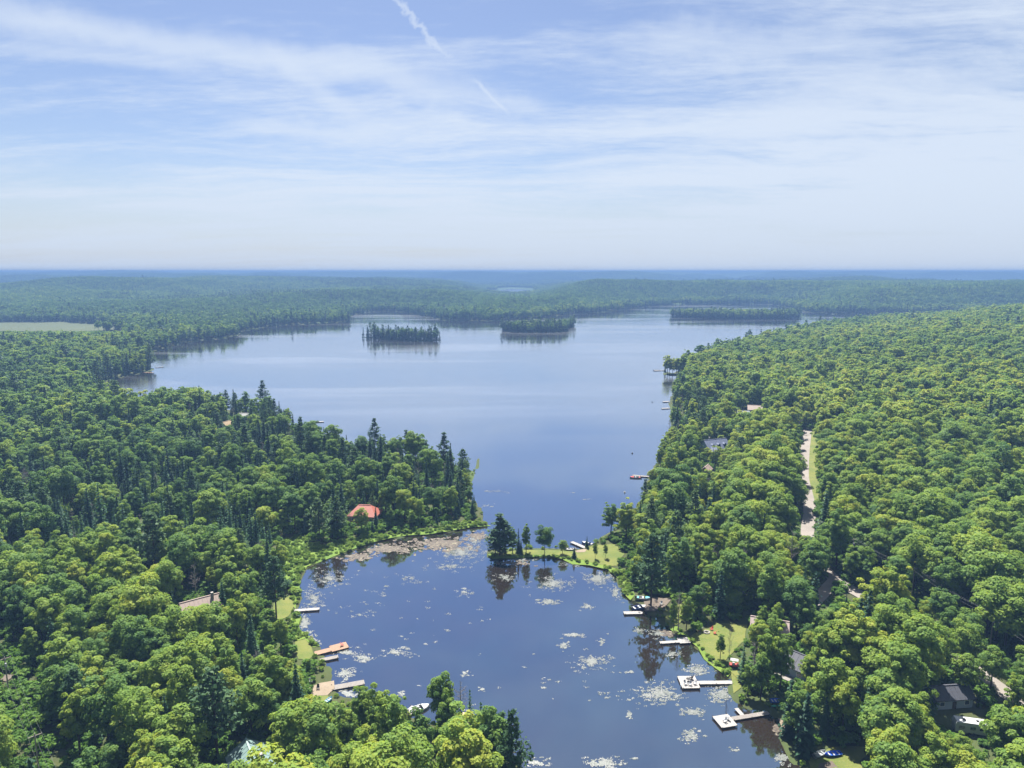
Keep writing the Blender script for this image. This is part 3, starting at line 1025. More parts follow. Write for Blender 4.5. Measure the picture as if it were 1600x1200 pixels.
def place_singles():
    rg = np.random.default_rng(5)
    x, y = scatter(7.3, -1350, 1350, 84, 3000, 31)
    for I in ISLES:
        xi, yi = scatter(4.3, I[:, 0].min(), I[:, 0].max(), I[:, 1].min(), I[:, 1].max(), 32)
        k = inside(I, xi, yi)
        x, y = np.r_[x, xi[k]], np.r_[y, yi[k]]
    k = view_ok(x, y)
    x, y = x[k], y[k]
    k = (y < NEAR_END) | (lake_sd(x, y) < 75)
    x, y = x[k], y[k]
    sd = lake_sd(x, y)
    k = sd > np.where(y < 600, 2.2, 1.2)
    x, y, sd = x[k], y[k], sd[k]
    # beyond NEAR_END only the cells along the shores carry single trees
    cx, cy_ = (np.floor(x / CELL) + 0.5) * CELL, (np.floor(y / CELL) + 0.5) * CELL
    k = (y < NEAR_END) | ((lake_sd(cx, cy_) < 48))
    # thin the trees that no one sees on the far side of the near hill
    x, y, sd = x[k], y[k], sd[k]
    for P, m in CLEAR:
        lo, hi = P.min(0) - 8, P.max(0) + 8
        b = (x > lo[0]) & (x < hi[0]) & (y > lo[1]) & (y < hi[1])
        i = np.nonzero(b)[0]
        if len(i):
            bad = inside(P, x[i], y[i]) | (edge_dist(P, x[i], y[i]) < m)
            keep = np.ones(len(x), bool)
            keep[i[bad]] = False
            x, y, sd = x[keep], y[keep], sd[keep]
    # understorey: young trees fill the gaps of the near woods
    ux, uy = scatter(5.2, -420, 430, 86, 430, 37)
    usd = lake_sd(ux, uy)
    k = view_ok(ux, uy) & (usd > 2.0) & ~no_go(ux, uy, CLEAR)
    ux, uy, usd = ux[k], uy[k], usd[k]
    gap = np.array([((x - a) ** 2 + (y - b) ** 2).min() for a, b in zip(ux, uy)]) > 3.9 ** 2
    ux, uy, usd = ux[gap], uy[gap], usd[gap]
    young = np.r_[np.zeros(len(x), bool), np.ones(len(ux), bool)]
    x, y, sd = np.r_[x, ux], np.r_[y, uy], np.r_[sd, usd]
    n = len(x)
    z = height(x, y, sd)
    mix = np.tile(np.array(DEFAULT_MIX), (n, 1))
    mix[x < -0.05 * y] = LEFT_MIX
    hf = np.full(n, 1.0)
    for P, wts, f in ZONES:
        i = inside(P, x, y)
        mix[i] = wts
        hf[i] = f
    for I, wts in zip(ISLES, ISLE_MIX):
        i = inside(I, x, y)
        mix[i] = wts
        hf[i] = 0.86
    # conifers like the shore
    sh = (sd < 14) & (y > 400)
    mix[sh] = 0.6 * mix[sh] + 0.4 * np.array((0.40, 0.38, 0.20, 0.0, 0.0, 0.02))
    # stands: neighbouring trees tend to be of one kind
    stand = np.sin(x * 0.043 + 1.3 * np.sin(y * 0.021)) * np.sin(y * 0.037 + 1.1 * np.sin(x * 0.027))
    u = np.clip(rg.uniform(0, 1, n) + 0.20 * stand, 0, 0.9999)
    cum = np.cumsum(mix, 1)
    cum /= cum[:, -1:]
    sp = (u[:, None] > cum).sum(1)
    scale = np.clip(rg.normal(0.98, 0.19, n), 0.55, 1.42) * hf
    scale[young] *= rg.uniform(0.4, 0.7, young.sum())
    edge = (sd < 9) & (y < 420) & ~young
    scale[edge] *= rg.uniform(0.5, 0.85, edge.sum())
    scale[(sp == 1) | (sp == 4)] *= rg.uniform(0.7, 1.08, ((sp == 1) | (sp == 4)).sum())
    tint = np.clip(0.52 + 0.16 * np.sin(x * 0.013 + 2.1 * np.sin(y * 0.009)) + rg.normal(0, 0.22, n) + np.where(x > 0.02 * y, 0.17, np.where(y > 270, -0.14, 0.0)) - 0.30 * sstep(900, 1500, y), 0, 1)  # far trees tinted darker, for the self-shadow their coarse crowns lack
    v = rg.integers(0, 1000, n)
    # along the water crowns reach lower, as they get light from the side
    shore = (sd < 11) & (sp == 0)
    v = np.where(shore, (v // 14) * 14 + 10 + v % 4, v)
    return dict(x=x, y=y, z=z, sd=sd, sp=sp, s=scale, tint=tint, rot=rg.uniform(0, 6.283, n), v=v)


T = place_singles()

# trees that stand out in the photo, placed one by one: px, py of the foot, kind, height, width factor, tint, label
SPECIAL = [
    (774, 869, 'pine_tree', 10, 1.5, 0.45, 'lower bushy pine at the very end of the spit'),
    (789, 868, 'pine_tree', 13, 1.5, 0.3, 'shorter pine pressed against the large pine of the spit'),
    (781, 868, 'pine_tree', 15.5, 1.55, 0.35, 'large dense pine at the tip of the grassy spit'),
    (801, 865, 'broadleaf_tree', 9, 0.9, 0.35, 'small leafy tree beside the large pine on the spit'),
    (810, 864, 'spruce_tree', 9, 0.8, 0.3, 'slim dark spruce between the pine and the birches on the spit'),
    (822, 863, 'broadleaf_tree', 10.5, 0.7, 0.45, 'narrow upright tree with loose crown on the spit'),
    (814, 866, 'spruce_tree', 5.5, 1.0, 0.6, 'low bushy conifer on the spit'),
    (851, 868, 'broadleaf_tree', 10.5, 0.85, 0.12, 'lone round dark maple on the grassy spit'),
    (879, 866, 'broadleaf_tree', 5.2, 1.0, 0.75, 'small light green tree near the tiny beach'),
    (897, 872, 'spruce_tree', 4.0, 1.5, 0.2, 'dark little conifer on the pond bank of the spit'),
    (930, 873, 'broadleaf_tree', 6.0, 0.6, 0.55, 'thin young tree on the spit lawn'),
    (946, 872, 'broadleaf_tree', 5.2, 0.7, 0.75, 'pale sapling on the lawn of the spit'),
    (917, 857, 'spruce_tree', 4.5, 1.0, 0.5, 'short conifer beside the dock of the spit'),
    (1017, 947, 'pine_tree', 23, 1.0, 0.35, 'tall white pine above the boat landing'),
    (432, 966, 'pine_tree', 19, 0.95, 0.2, 'tall dark pine with bare stem on the dry lawn'),
    (800, 1262, 'pine_tree', 20, 0.8, 0.2, 'dark pine at the corner of the bottom woods against the water'),
    (770, 1240, 'broadleaf_tree', 17, 0.9, 0.25, 'dark leafy tree next to the corner pine'),
    (1060, 985, 'dead_tree', 12, 1.0, 0.5, 'bare grey tree among the young trees of the narrow lawn'),
    (1052, 985, 'broadleaf_tree', 9, 0.6, 0.55, 'young thin tree beside the bare grey tree'),
    (1072, 984, 'broadleaf_tree', 10, 0.85, 0.72, 'light green tree at the end of the narrow lawn'),
    (1124, 966, 'cedar_tree', 14, 1.1, 0.3, 'pointed cedar behind the wide lawn'),
    (1340, 1015, 'cedar_tree', 14, 1.2, 0.25, 'pointed cedar, left one of the upper pair'),
    (1353, 1012, 'cedar_tree', 16, 1.1, 0.25, 'pointed cedar, taller one of the upper pair'),
    (1398, 1034, 'cedar_tree', 13, 1.2, 0.3, 'pointed cedar, left one of the lower row'),
    (1408, 1032, 'cedar_tree', 17, 1.0, 0.25, 'tallest pointed cedar of the lower row'),
    (1419, 1034, 'cedar_tree', 11, 0.9, 0.4, 'short pointed cedar at the end of the lower row'),
    (1270, 968, 'cedar_tree', 14, 1.3, 0.15, 'dark pointed cedar beside the driveway'),
    (1442, 1152, 'cedar_tree', 12, 1.6, 0.35, 'broad pointed cedar by the shaded trailer'),
    (1232, 1150, 'cedar_tree', 13, 1.2, 0.3, 'pointed cedar by the sandy shore'),
    (1257, 1180, 'cedar_tree', 14, 1.3, 0.3, 'pointed cedar above the two rowing boats'),
    (1245, 1165, 'broadleaf_tree', 13, 0.9, 0.4, 'leafy tree between the two shore cedars'),
    (1138, 1046, 'dead_tree', 13, 0.35, 0.5, 'bare leaning pole of a dead tree on the wide lawn'),
    (720, 1150, 'dead_tree', 13, 1.0, 0.5, 'bare greyish tree by the wooden gazebo roof'),
    (1125, 1030, 'broadleaf_tree', 7, 0.8, 0.55, 'bushy tree on the bank below the wide lawn'),
    (690, 1150, 'broadleaf_tree', 15, 0.85, 0.35, 'tall dense tree between the white boat and the gazebo'),
    (566, 1158, 'broadleaf_tree', 12, 0.9, 0.55, 'leafy tree by the corner of the pond beside the long dock'),
    (592, 1170, 'broadleaf_tree', 14, 0.85, 0.62, 'bright leafy tree at the pond edge left of the white boat'),
    (622, 1178, 'broadleaf_tree', 12, 0.9, 0.4, 'rounded green tree just below the white boat'),
    (700, 1172, 'broadleaf_tree', 13, 0.8, 0.5, 'upright green tree just before the gazebo'),
    (762, 1196, 'broadleaf_tree', 13, 0.9, 0.35, 'leafy tree right of the gazebo at the pond edge'),
    (784, 1222, 'pine_tree', 15, 1.0, 0.25, 'shorter pine beside the corner pine'),
    (1190, 996, 'broadleaf_tree', 9, 0.9, 0.5, 'leafy tree in front of the pinkish roofed cottage'),
    (1212, 1002, 'broadleaf_tree', 11, 0.9, 0.65, 'bright tree at the right corner of the pinkish roofed cottage'),
    (612, 1205, 'broadleaf_tree', 16, 0.9, 0.6, 'bright leafy tree in the bottom woods below the white boat'),
    (655, 1215, 'broadleaf_tree', 14, 0.9, 0.15, 'bluish dark leafy tree in the bottom woods'),
    (716, 1225, 'broadleaf_tree', 15, 0.75, 0.85, 'yellow green tree in the middle of the bottom woods'),
    (745, 1215, 'broadleaf_tree', 13, 0.7, 0.8, 'second yellow green tree beside the gazebo woods'),
    (752, 1190, 'larch_tree', 13, 1.0, 0.7, 'pale feathery larch rising over the pond edge'),
    (575, 1150, 'broadleaf_tree', 11, 0.9, 0.5, 'leafy tree at the corner of the pond by the long dock'),
    (735, 1160, 'larch_tree', 12, 0.8, 0.6, 'thin pale larch behind the gazebo'),
    (1168, 1088, 'broadleaf_tree', 8, 0.9, 0.55, 'bushy tree on the bank between the two platform walkways'),
    (1188, 1094, 'broadleaf_tree', 12, 0.85, 0.4, 'leafy tree behind the grey walkway'),
    (1160, 1066, 'larch_tree', 10, 1.1, 0.6, 'thin pale larch behind the furnished platform walkway'),
    (1200, 1078, 'broadleaf_tree', 15, 0.9, 0.72, 'bright leafy tree in front of the dark roofed cottage'),
    (1176, 1062, 'dead_tree', 10, 1.2, 0.5, 'bare twiggy tree on the pond bank near the cart'),
    (1218, 1082, 'broadleaf_tree', 14, 0.8, 0.5, 'upright leafy tree above the blue pedal boat'),
    (1104, 552, 'pine_tree', 20, 1.1, 0.3, 'dark pine at the water edge of the far headland'),
    (585, 668, 'pine_tree', 19, 1.0, 0.2, 'lone pine rising above the peninsula trees'),
    (410, 612, 'pine_tree', 22, 1.0, 0.2, 'lone pine above the headland treeline'),
]
sp_rows = []
for px, py, kind, H, wf, tint, lab in SPECIAL:
    x, y, z = Gt(px, py)
    if lab.startswith('lone pine'):
        x, y = G(px, py, 14)
        z = hz(x, y)
    sp_rows.append((x, y, max(z, 0.3), KINDS.index(kind), H / REF_H[kind], wf, tint, lab))

# keep ordinary trees off the special ones and out of the sight openings
keep = np.ones(len(T['x']), bool)
for x, y, z, k, s, wf, tint, lab in sp_rows:
    rad = 2.2 + 0.26 * REF_W[KINDS[k]] * s * wf
    keep &= np.hypot(T['x'] - x, T['y'] - y) > rad
hh = np.array([REF_H[k] for k in KINDS])[T['sp']] * T['s']
wwid = np.array([REF_W[k] for k in KINDS])[T['sp']] * T['s']
bx_, by_, bd_ = project(T['x'], T['y'], T['z'])
tx_, ty_, td_ = project(T['x'], T['y'], T['z'] + hh)
half = wwid * 0.5 * FPX / bd_
for x0, y0, x1, y1, dd in OPEN:
    hit = (bd_ < dd - 1) & (bx_ + half * 0.9 > x0) & (bx_ - half * 0.9 < x1) & (ty_ < y1) & (by_ - (by_ - ty_) * 0.15 > y0)
    # only lower, younger growth stands in front of what the photo shows
    room = (by_ - y1) / np.maximum(by_ - ty_, 1e-3)
    keep &= ~(hit & (room < 0.25))
    low = hit & (room >= 0.25)
    T['s'] = np.where(low, np.minimum(T['s'], T['s'] * np.clip(room, 0.25, 1)), T['s'])
T = {k: v[keep] for k, v in T.items()}
print('single trees', len(T['x']))


# which of them show largest in the picture (painted front to back)
def visible_area():
    x, y, z = T['x'], T['y'], T['z']
    hh = np.array([REF_H[k] for k in KINDS])[T['sp']] * T['s']
    ww = np.array([REF_W[k] for k in KINDS])[T['sp']] * T['s']
    cxp, cyp, d = project(x, y, z + hh * 0.58)
    rx = ww * 0.46 * FPX / d / 2
    ry = hh * 0.42 * FPX / d / 2
    cxp, cyp = cxp / 2, cyp / 2
    order = np.argsort(d)
    occ = np.zeros((600, 800), bool)
    area = np.zeros(len(x))
    yy, xx = np.mgrid[0:600, 0:800]
    for i in order:
        if d[i] > 620:
            break
        a0, a1 = int(max(0, cxp[i] - rx[i])), int(min(799, cxp[i] + rx[i])) + 1
        b0, b1 = int(max(0, cyp[i] - ry[i])), int(min(599, cyp[i] + ry[i])) + 1
        if a1 <= a0 or b1 <= b0 or cxp[i] + rx[i] < 0 or cxp[i] - rx[i] > 799 or cyp[i] - ry[i] > 599:
            continue
        m = ((xx[b0:b1, a0:a1] - cxp[i]) / rx[i]) ** 2 + ((yy[b0:b1, a0:a1] - cyp[i]) / ry[i]) ** 2 < 1
        area[i] = (m & ~occ[b0:b1, a0:a1]).sum()
        occ[b0:b1, a0:a1] |= m
    return area


AREA = visible_area()
hero = np.zeros(len(AREA), bool)
for k, lim in enumerate((285, 280, 240, 200, 120, 60)):
    i = np.nonzero((T['sp'] == k) & (AREA > 6))[0]
    i = i[np.argsort(-AREA[i])][:lim]
    hero[i] = True
print('hero trees', {KINDS[k]: int((hero & (T['sp'] == k)).sum()) for k in range(6)})

# ---- meshes of each kind
LOD = [kind_set(0), kind_set(1), kind_set(2)]


def wind(trunk, crown, leafm, bark, name):
    V, F, va, mi = join(trunk + crown)
    return mesh_np(name, V, F, [bark, leafm], va, mat_idx=mi)


HERO_MESH = {}
for k, (vars_, leafm, bark) in LOD[0].items():
    HERO_MESH[k] = []
    for tr, cr in vars_:
        V, F, va, mi = join(tr)
        me_t = mesh_np('trunk', V, F, [bark], va)
        V, F, va, mi = join(cr)
        me_c = mesh_np('crown', V, F, [leafm], va)
        HERO_MESH[k].append((me_t, me_c))

TINTW = {'broadleaf_tree': ('dark green', 'green', 'light green', 'yellow green'), 'spruce_tree': ('very dark', 'dark', 'dull green', 'greyish green'),
         'pine_tree': ('very dark', 'dark', 'soft green', 'pale green'), 'cedar_tree': ('very dark', 'dark', 'dull green', 'green'),
         'larch_tree': ('bluish', 'grey green', 'soft green', 'pale green'), 'dead_tree': ('bare', 'bare', 'bare', 'bare')}
FORMW = {'broadleaf_tree': 'rounded leafy tree', 'spruce_tree': 'pointed spruce', 'pine_tree': 'layered pine', 'cedar_tree': 'narrow cedar', 'larch_tree': 'feathery larch', 'dead_tree': 'grey dead tree'}
LANDMARK = [((SITE['green'][0], SITE['green'][1]), 'the green roofed cottage'), ((SITE['brown'][0], SITE['brown'][1]), 'the brown roofed cottage'), ((SITE['red'][0], SITE['red'][1]), 'the red roofed cottage'),
            ((SITE['blue'][0], SITE['blue'][1]), 'the slate blue house'), ((SITE['pink'][0], SITE['pink'][1]), 'the pinkish roofed cottage'), ((SITE['dark'][0], SITE['dark'][1]), 'the dark roofed cottage'),
            ((SITE['camp'][0], SITE['camp'][1]), 'the shaded trailer'), (tuple(LAWNS['right'].mean(0)), 'the wide lawn'), (tuple(LAWNS['pine'].mean(0)), 'the dry lawn'), (tuple(LAWNS['left'].mean(0)), 'the tan platform dock'),
            (tuple(SANDS['beach'].mean(0)), 'the long grey dock'), (tuple(SANDS['landing'].mean(0)), 'the boat landing'), (tuple(LAWNS['low'].mean(0)), 'the two rowing boats'), (tuple(DRIVE_C[6]), 'the pale driveway'),
            (tuple(MARSHES[0].mean(0)), 'the curved marsh'), (G(650, 1118), 'the white boat'), (G(1145, 1062), 'the furnished platform walkway'), (G(724, 1130), 'the gazebo roof')]
for q in range(0, 34, 6):
    LANDMARK.append((tuple(ROAD_C[q]), 'the gravel road'))
for q in (4, 22):
    LANDMARK.append((tuple(LROAD_C[q]), 'the cleared forest track'))
for q in POLE_R[1:4]:
    LANDMARK.append((q[:2], 'the power line poles'))


def where(x, y):
    best = min(LANDMARK, key=lambda L: (L[0][0] - x) ** 2 + (L[0][1] - y) ** 2)
    dx, dy = x - best[0][0], y - best[0][1]
    d = math.hypot(dx, dy)
    if d < 60:
        side = ('behind' if dy > 0 else 'in front of') if abs(dy) > abs(dx) else ('to the right of' if dx > 0 else 'to the left of')
        far_ = '' if d < 24 else ('some way ' if d < 42 else 'well ')
        return f'{far_}{side} {best[1]}'.strip(), best[1]
    if x < -0.02 * y:
        if y < 260:
            return 'in the near woods at the bottom left', None
        return ('deep in the woods of the left peninsula' if y < 430 else 'far out on the left peninsula'), None
    if y < 260:
        return 'in the near woods at the bottom right', None
    if x < 0.33 * y:
        return 'in the woods along the right lake shore', None
    return ('on the lower right slope' if y < 330 else 'high on the right wooded slope'), None


def plant(kind, vi, x, y, z, s, wf, rot, tint, label, group):
    root = empty(kind, (x, y, z), rot)
    root.scale = (s * wf, s * wf, s)
    me_t, me_c = HERO_MESH[kind][vi % len(HERO_MESH[kind])]
    t_ = link('trunk', me_t, None, root)
    c_ = link('crown', me_c, None, root)
    c_['tint'] = float(tint)
    t_['tint'] = float(tint)
    tag(root, label, 'tree', group)


GROUPN = {'broadleaf_tree': 'leafy trees of the near woods', 'spruce_tree': 'spruces of the near woods', 'pine_tree': 'pines of the near woods', 'cedar_tree': 'cedars of the near woods',
          'larch_tree': 'larches of the left woods', 'dead_tree': 'dead trees in the woods'}
HI = np.nonzero(hero)[0]
DESC = {}
for i in HI:
    kind = KINDS[T['sp'][i]]
    x, y = float(T['x'][i]), float(T['y'][i])
    tw = TINTW[kind][min(3, int(T['tint'][i] * 4))]
    if kind == 'broadleaf_tree' and T['v'][i] % 14 >= 10:
        form = 'slender leafy tree'
    else:
        form = FORMW[kind]
    sz = 'small' if T['s'][i] < 0.72 else ('tall' if T['s'][i] > 1.08 else 'medium')
    wh, _ = where(x, y)
    DESC[i] = (f'{sz} {tw} {form}', wh, f'{tw} {form}')
seen_ = {}
for i in HI:
    seen_[DESC[i][:2]] = seen_.get(DESC[i][:2], 0) + 1
USED = set()
for i in HI:
    kind = KINDS[T['sp'][i]]
    x, y = float(T['x'][i]), float(T['y'][i])
    lab = f'{DESC[i][0]} {DESC[i][1]}'
    if seen_[DESC[i][:2]] > 1:
        wh = DESC[i][1].replace('deep in the woods of the left peninsula', 'on the left peninsula').replace('in the woods along the right lake shore', 'on the right lake shore')
        wh = wh.replace('in the near woods at the bottom', 'at the bottom').replace('far out on the left peninsula', 'out on the peninsula')
        dd = np.hypot(T['x'][HI] - x, T['y'][HI] - y)
        for j in HI[np.argsort(dd)[1:9]]:
            dx, dy = x - float(T['x'][j]), y - float(T['y'][j])
            side = ('behind' if dy > 0 else 'before') if abs(dy) > abs(dx) else ('right of' if dx > 0 else 'left of')
            lab = f'{DESC[i][0]} {wh}, {side} a {DESC[j][0]}'
            if lab not in USED and len(lab.split()) <= 16:
                break
        lab = ' '.join(lab.split()[:16])
    USED.add(lab)
    plant(kind, int(T['v'][i]) % 14, x, y, float(T['z'][i]), float(T['s'][i]), float(0.88 + 0.3 * ((T['v'][i] * 37 % 100) / 100)), float(T['rot'][i]), T['tint'][i],
          lab, GROUPN[kind])
for x, y, z, k, s, wf, tint, lab in sp_rows:
    plant(KINDS[k], (10 + int(abs(x) * 3 + y) % 4) if (KINDS[k] == 'broadleaf_tree' and wf < 0.95 and lab[:4] != 'lone') else int(abs(x) * 3 + y) % 7, x, y, z, s, wf, (x * 7.3) % 6.28, tint, lab, None)

# ------------------------------------------------------------------ the rest of the forest: one mass
def patch_mesh(seed, wts, name):
    """about fifty low-detail trees on a 52 m square of distant woodland"""
    rg = np.random.default_rng(seed)
    parts = []
    st = 7.3
    k = int(CELL / st) + 1
    for i in range(k):
        for j in range(k):
            x = -CELL / 2 + (i + rg.uniform(0.1, 0.9)) * CELL / k
            y = -CELL / 2 + (j + rg.uniform(0.1, 0.9)) * CELL / k
            sp = KINDS[rg.choice(3, p=wts)]
            tr, cr = LOD[2][sp][0][int(rg.integers(0, len(LOD[2][sp][0])))]
            V, F, va, mi = join(cr)
            keep_ = rg.random(len(F)) < 0.62
            F = F[keep_]
            a = rg.uniform(0, 6.28)
            s = rg.uniform(0.72, 1.22) * (0.92 if sp == 'broadleaf_tree' else 1.05)
            ca, sa = math.cos(a) * s, math.sin(a) * s
            W_ = np.stack([V[:, 0] * ca - V[:, 1] * sa + x, V[:, 0] * sa + V[:, 1] * ca + y, V[:, 2] * s], 1)
            used = np.unique(F)
            remap = np.zeros(len(V), int)
            remap[used] = np.arange(len(used))
            parts.append((W_[used], remap[F], np.clip(va[used] * 0.4 + rg.uniform(-0.15, 0.75), 0, 1), {'broadleaf_tree': 0, 'spruce_tree': 1, 'pine_tree': 2}[sp]))
    V, F, va, mi = join(parts)
    return mesh_np(name, V, F, [LEAF, NEEDLE, PINE], va, mat_idx=mi)


def place_patches():
    rg = np.random.default_rng(77)
    xs = np.arange(-5600, 5600, CELL) + CELL / 2
    ys = np.arange(math.floor(NEAR_END / CELL) * CELL, 6900, CELL) + CELL / 2
    X, Y = np.meshgrid(xs, ys)
    x, y = X.ravel(), Y.ravel()
    k = view_ok(x, y, 0.77, 120)
    x, y = x[k], y[k]
    sd = lake_sd(x, y)
    k = (sd > 48) & ~inside(MEADOWP, x, y)
    x, y = x[k], y[k]
    z = height(x, y)
    e = 20.0
    gx = (height(x + e, y) - height(x - e, y)) / (2 * e)
    gy = (height(x, y + e) - height(x, y - e)) / (2 * e)
    con = (np.sin(x * 0.0041 + 1.7 * np.sin(y * 0.0023)) * np.sin(y * 0.0037) + rg.normal(0, 0.5, len(x))) > 0.75
    v = np.where(con, rg.integers(4, 6, len(x)), rg.integers(0, 4, len(x)))
    tint = np.clip(0.10 + 0.20 * np.sin(x * 0.0031 + 2 * np.sin(y * 0.0019)) + rg.normal(0, 0.1, len(x)), 0, 1)  # low tint stands in for shade missing from the sparse far crowns
    # rotation by quarter turns about z, then lean with the slope
    return dict(x=x, y=y, z=z - 0.3, rx=np.arctan(gy), ry=-np.arctan(gx), rz=np.zeros(len(x)), v=v, tint=tint, s=np.ones(len(x)), sw=np.where(rg.random(len(x)) < 0.5, -1.0, 1.0))


SRC = bpy.data.collections.new('sources')     # unlinked: holds the meshes that the forest copies


def source(me, name):
    o = bpy.data.objects.new(name, me)
    SRC.objects.link(o)
    return o


def points_object(name, D, sources, label, cat):
    """one object that spreads copies of SOURCES over points (variant, rotation, scale, tint)"""
    n = len(D['x'])
    me = bpy.data.meshes.new(name)
    me.vertices.add(n)
    me.vertices.foreach_set('co', np.stack([D['x'], D['y'], D['z']], 1).astype(np.float32).ravel())
    a = me.attributes.new('variant', 'INT', 'POINT')
    a.data.foreach_set('value', D['v'].astype(np.int32))
    a = me.attributes.new('tint', 'FLOAT', 'POINT')
    a.data.foreach_set('value', D['tint'].astype(np.float32))
    a = me.attributes.new('turn', 'FLOAT_VECTOR', 'POINT')
    a.data.foreach_set('vector', np.stack([D.get('rx', np.zeros(n)), D.get('ry', np.zeros(n)), D['rz']], 1).astype(np.float32).ravel())
    a = me.attributes.new('size', 'FLOAT_VECTOR', 'POINT')
    wv = D['s'] * np.abs(D.get('sw', np.ones(n)))
    a.data.foreach_set('vector', np.stack([wv, wv, D['s']], 1).astype(np.float32).ravel())
    o = link(name, me)
    ng = bpy.data.node_groups.new(name + '_spread', 'GeometryNodeTree')
    ng.interface.new_socket('Geometry', in_out='INPUT', socket_type='NodeSocketGeometry')
    ng.interface.new_socket('Geometry', in_out='OUTPUT', socket_type='NodeSocketGeometry')
    N, Lk = ng.nodes, ng.links
    gi, go = N.new('NodeGroupInput'), N.new('NodeGroupOutput')

    def named(nm, typ):
        q = N.new('GeometryNodeInputNamedAttribute')
        q.data_type = typ
        q.inputs[0].default_value = nm
        return q.outputs[0]
    va, tu, si = named('variant', 'INT'), named('turn', 'FLOAT_VECTOR'), named('size', 'FLOAT_VECTOR')
    jn = N.new('GeometryNodeJoinGeometry')
    for i, src in enumerate(sources):
        if not (D['v'] == i).any():
            continue
        oi = N.new('GeometryNodeObjectInfo')
        oi.inputs['Object'].default_value = src
        ip = N.new('GeometryNodeInstanceOnPoints')
        cmp_ = N.new('FunctionNodeCompare')
        cmp_.data_type = 'INT'
        cmp_.operation = 'EQUAL'
        Lk.new(va, cmp_.inputs['A'] if cmp_.inputs['A'].type == 'INT' else cmp_.inputs[2])
        cmp_.inputs[3].default_value = i
        Lk.new(cmp_.outputs[0], ip.inputs['Selection'])
        Lk.new(gi.outputs[0], ip.inputs['Points'])
        Lk.new(oi.outputs['Geometry'], ip.inputs['Instance'])
        Lk.new(tu, ip.inputs['Rotation'])
        Lk.new(si, ip.inputs['Scale'])
        Lk.new(ip.outputs[0], jn.inputs[0])
    Lk.new(jn.outputs[0], go.inputs[0])
    md = o.modifiers.new('spread', 'NODES')
    md.node_group = ng
    return tag(o, label, cat, kind='stuff')


def forest():
    rest = ~hero
    x, y = T['x'][rest], T['y'][rest]
    d = np.hypot(x, y)
    lod = np.where(d < 420, 0, np.where(d < 1000, 1, 2))
    srcs, base = [], {}
    for L in range(3):
        for k in KINDS:
            vars_, leafm, bark = LOD[L][k]
            base[(L, k)] = (len(srcs), len(vars_))
            for tr, cr in vars_:
                srcs.append(source(wind(tr, cr, leafm, bark, f'{k}_form'), f'{k}_form'))
    v = np.array([base[(int(l), KINDS[s])][0] + int(q) % base[(int(l), KINDS[s])][1] for l, s, q in zip(lod, T['sp'][rest], T['v'][rest])])
    D = dict(x=x, y=y, z=T['z'][rest], v=v, tint=T['tint'][rest], rz=T['rot'][rest], s=T['s'][rest], sw=0.88 + 0.3 * ((T['v'][rest] * 37 % 100) / 100))
    points_object('forest', D, srcs, 'dense green forest covering the slopes and shores round the lake', 'forest')
    Pm = [source(patch_mesh(900 + i, w_, 'far_stand'), 'far_stand') for i, w_ in enumerate([(0.99, 0.005, 0.005), (0.97, 0.02, 0.01), (0.95, 0.03, 0.02), (0.99, 0.01, 0.0), (0.70, 0.20, 0.10), (0.55, 0.3, 0.15)])]
    PD = place_patches()
    print('far stands', len(PD['x']))
    points_object('far_forest', PD, Pm, 'hazy woodland on the far hills behind the lake', 'forest')


forest()


# ------------------------------------------------------------------ undergrowth, marsh shrubs and lily pads
def bush_mesh(seed, H, W, lobes, per, size):
    tr, cr = broadleaf(seed, H, W, lobes, per, size, 0.0, ragged=0.2)
    V, F, va, mi = join(cr)
    return mesh_np('bush_form', V, F, [SHRUB], va)


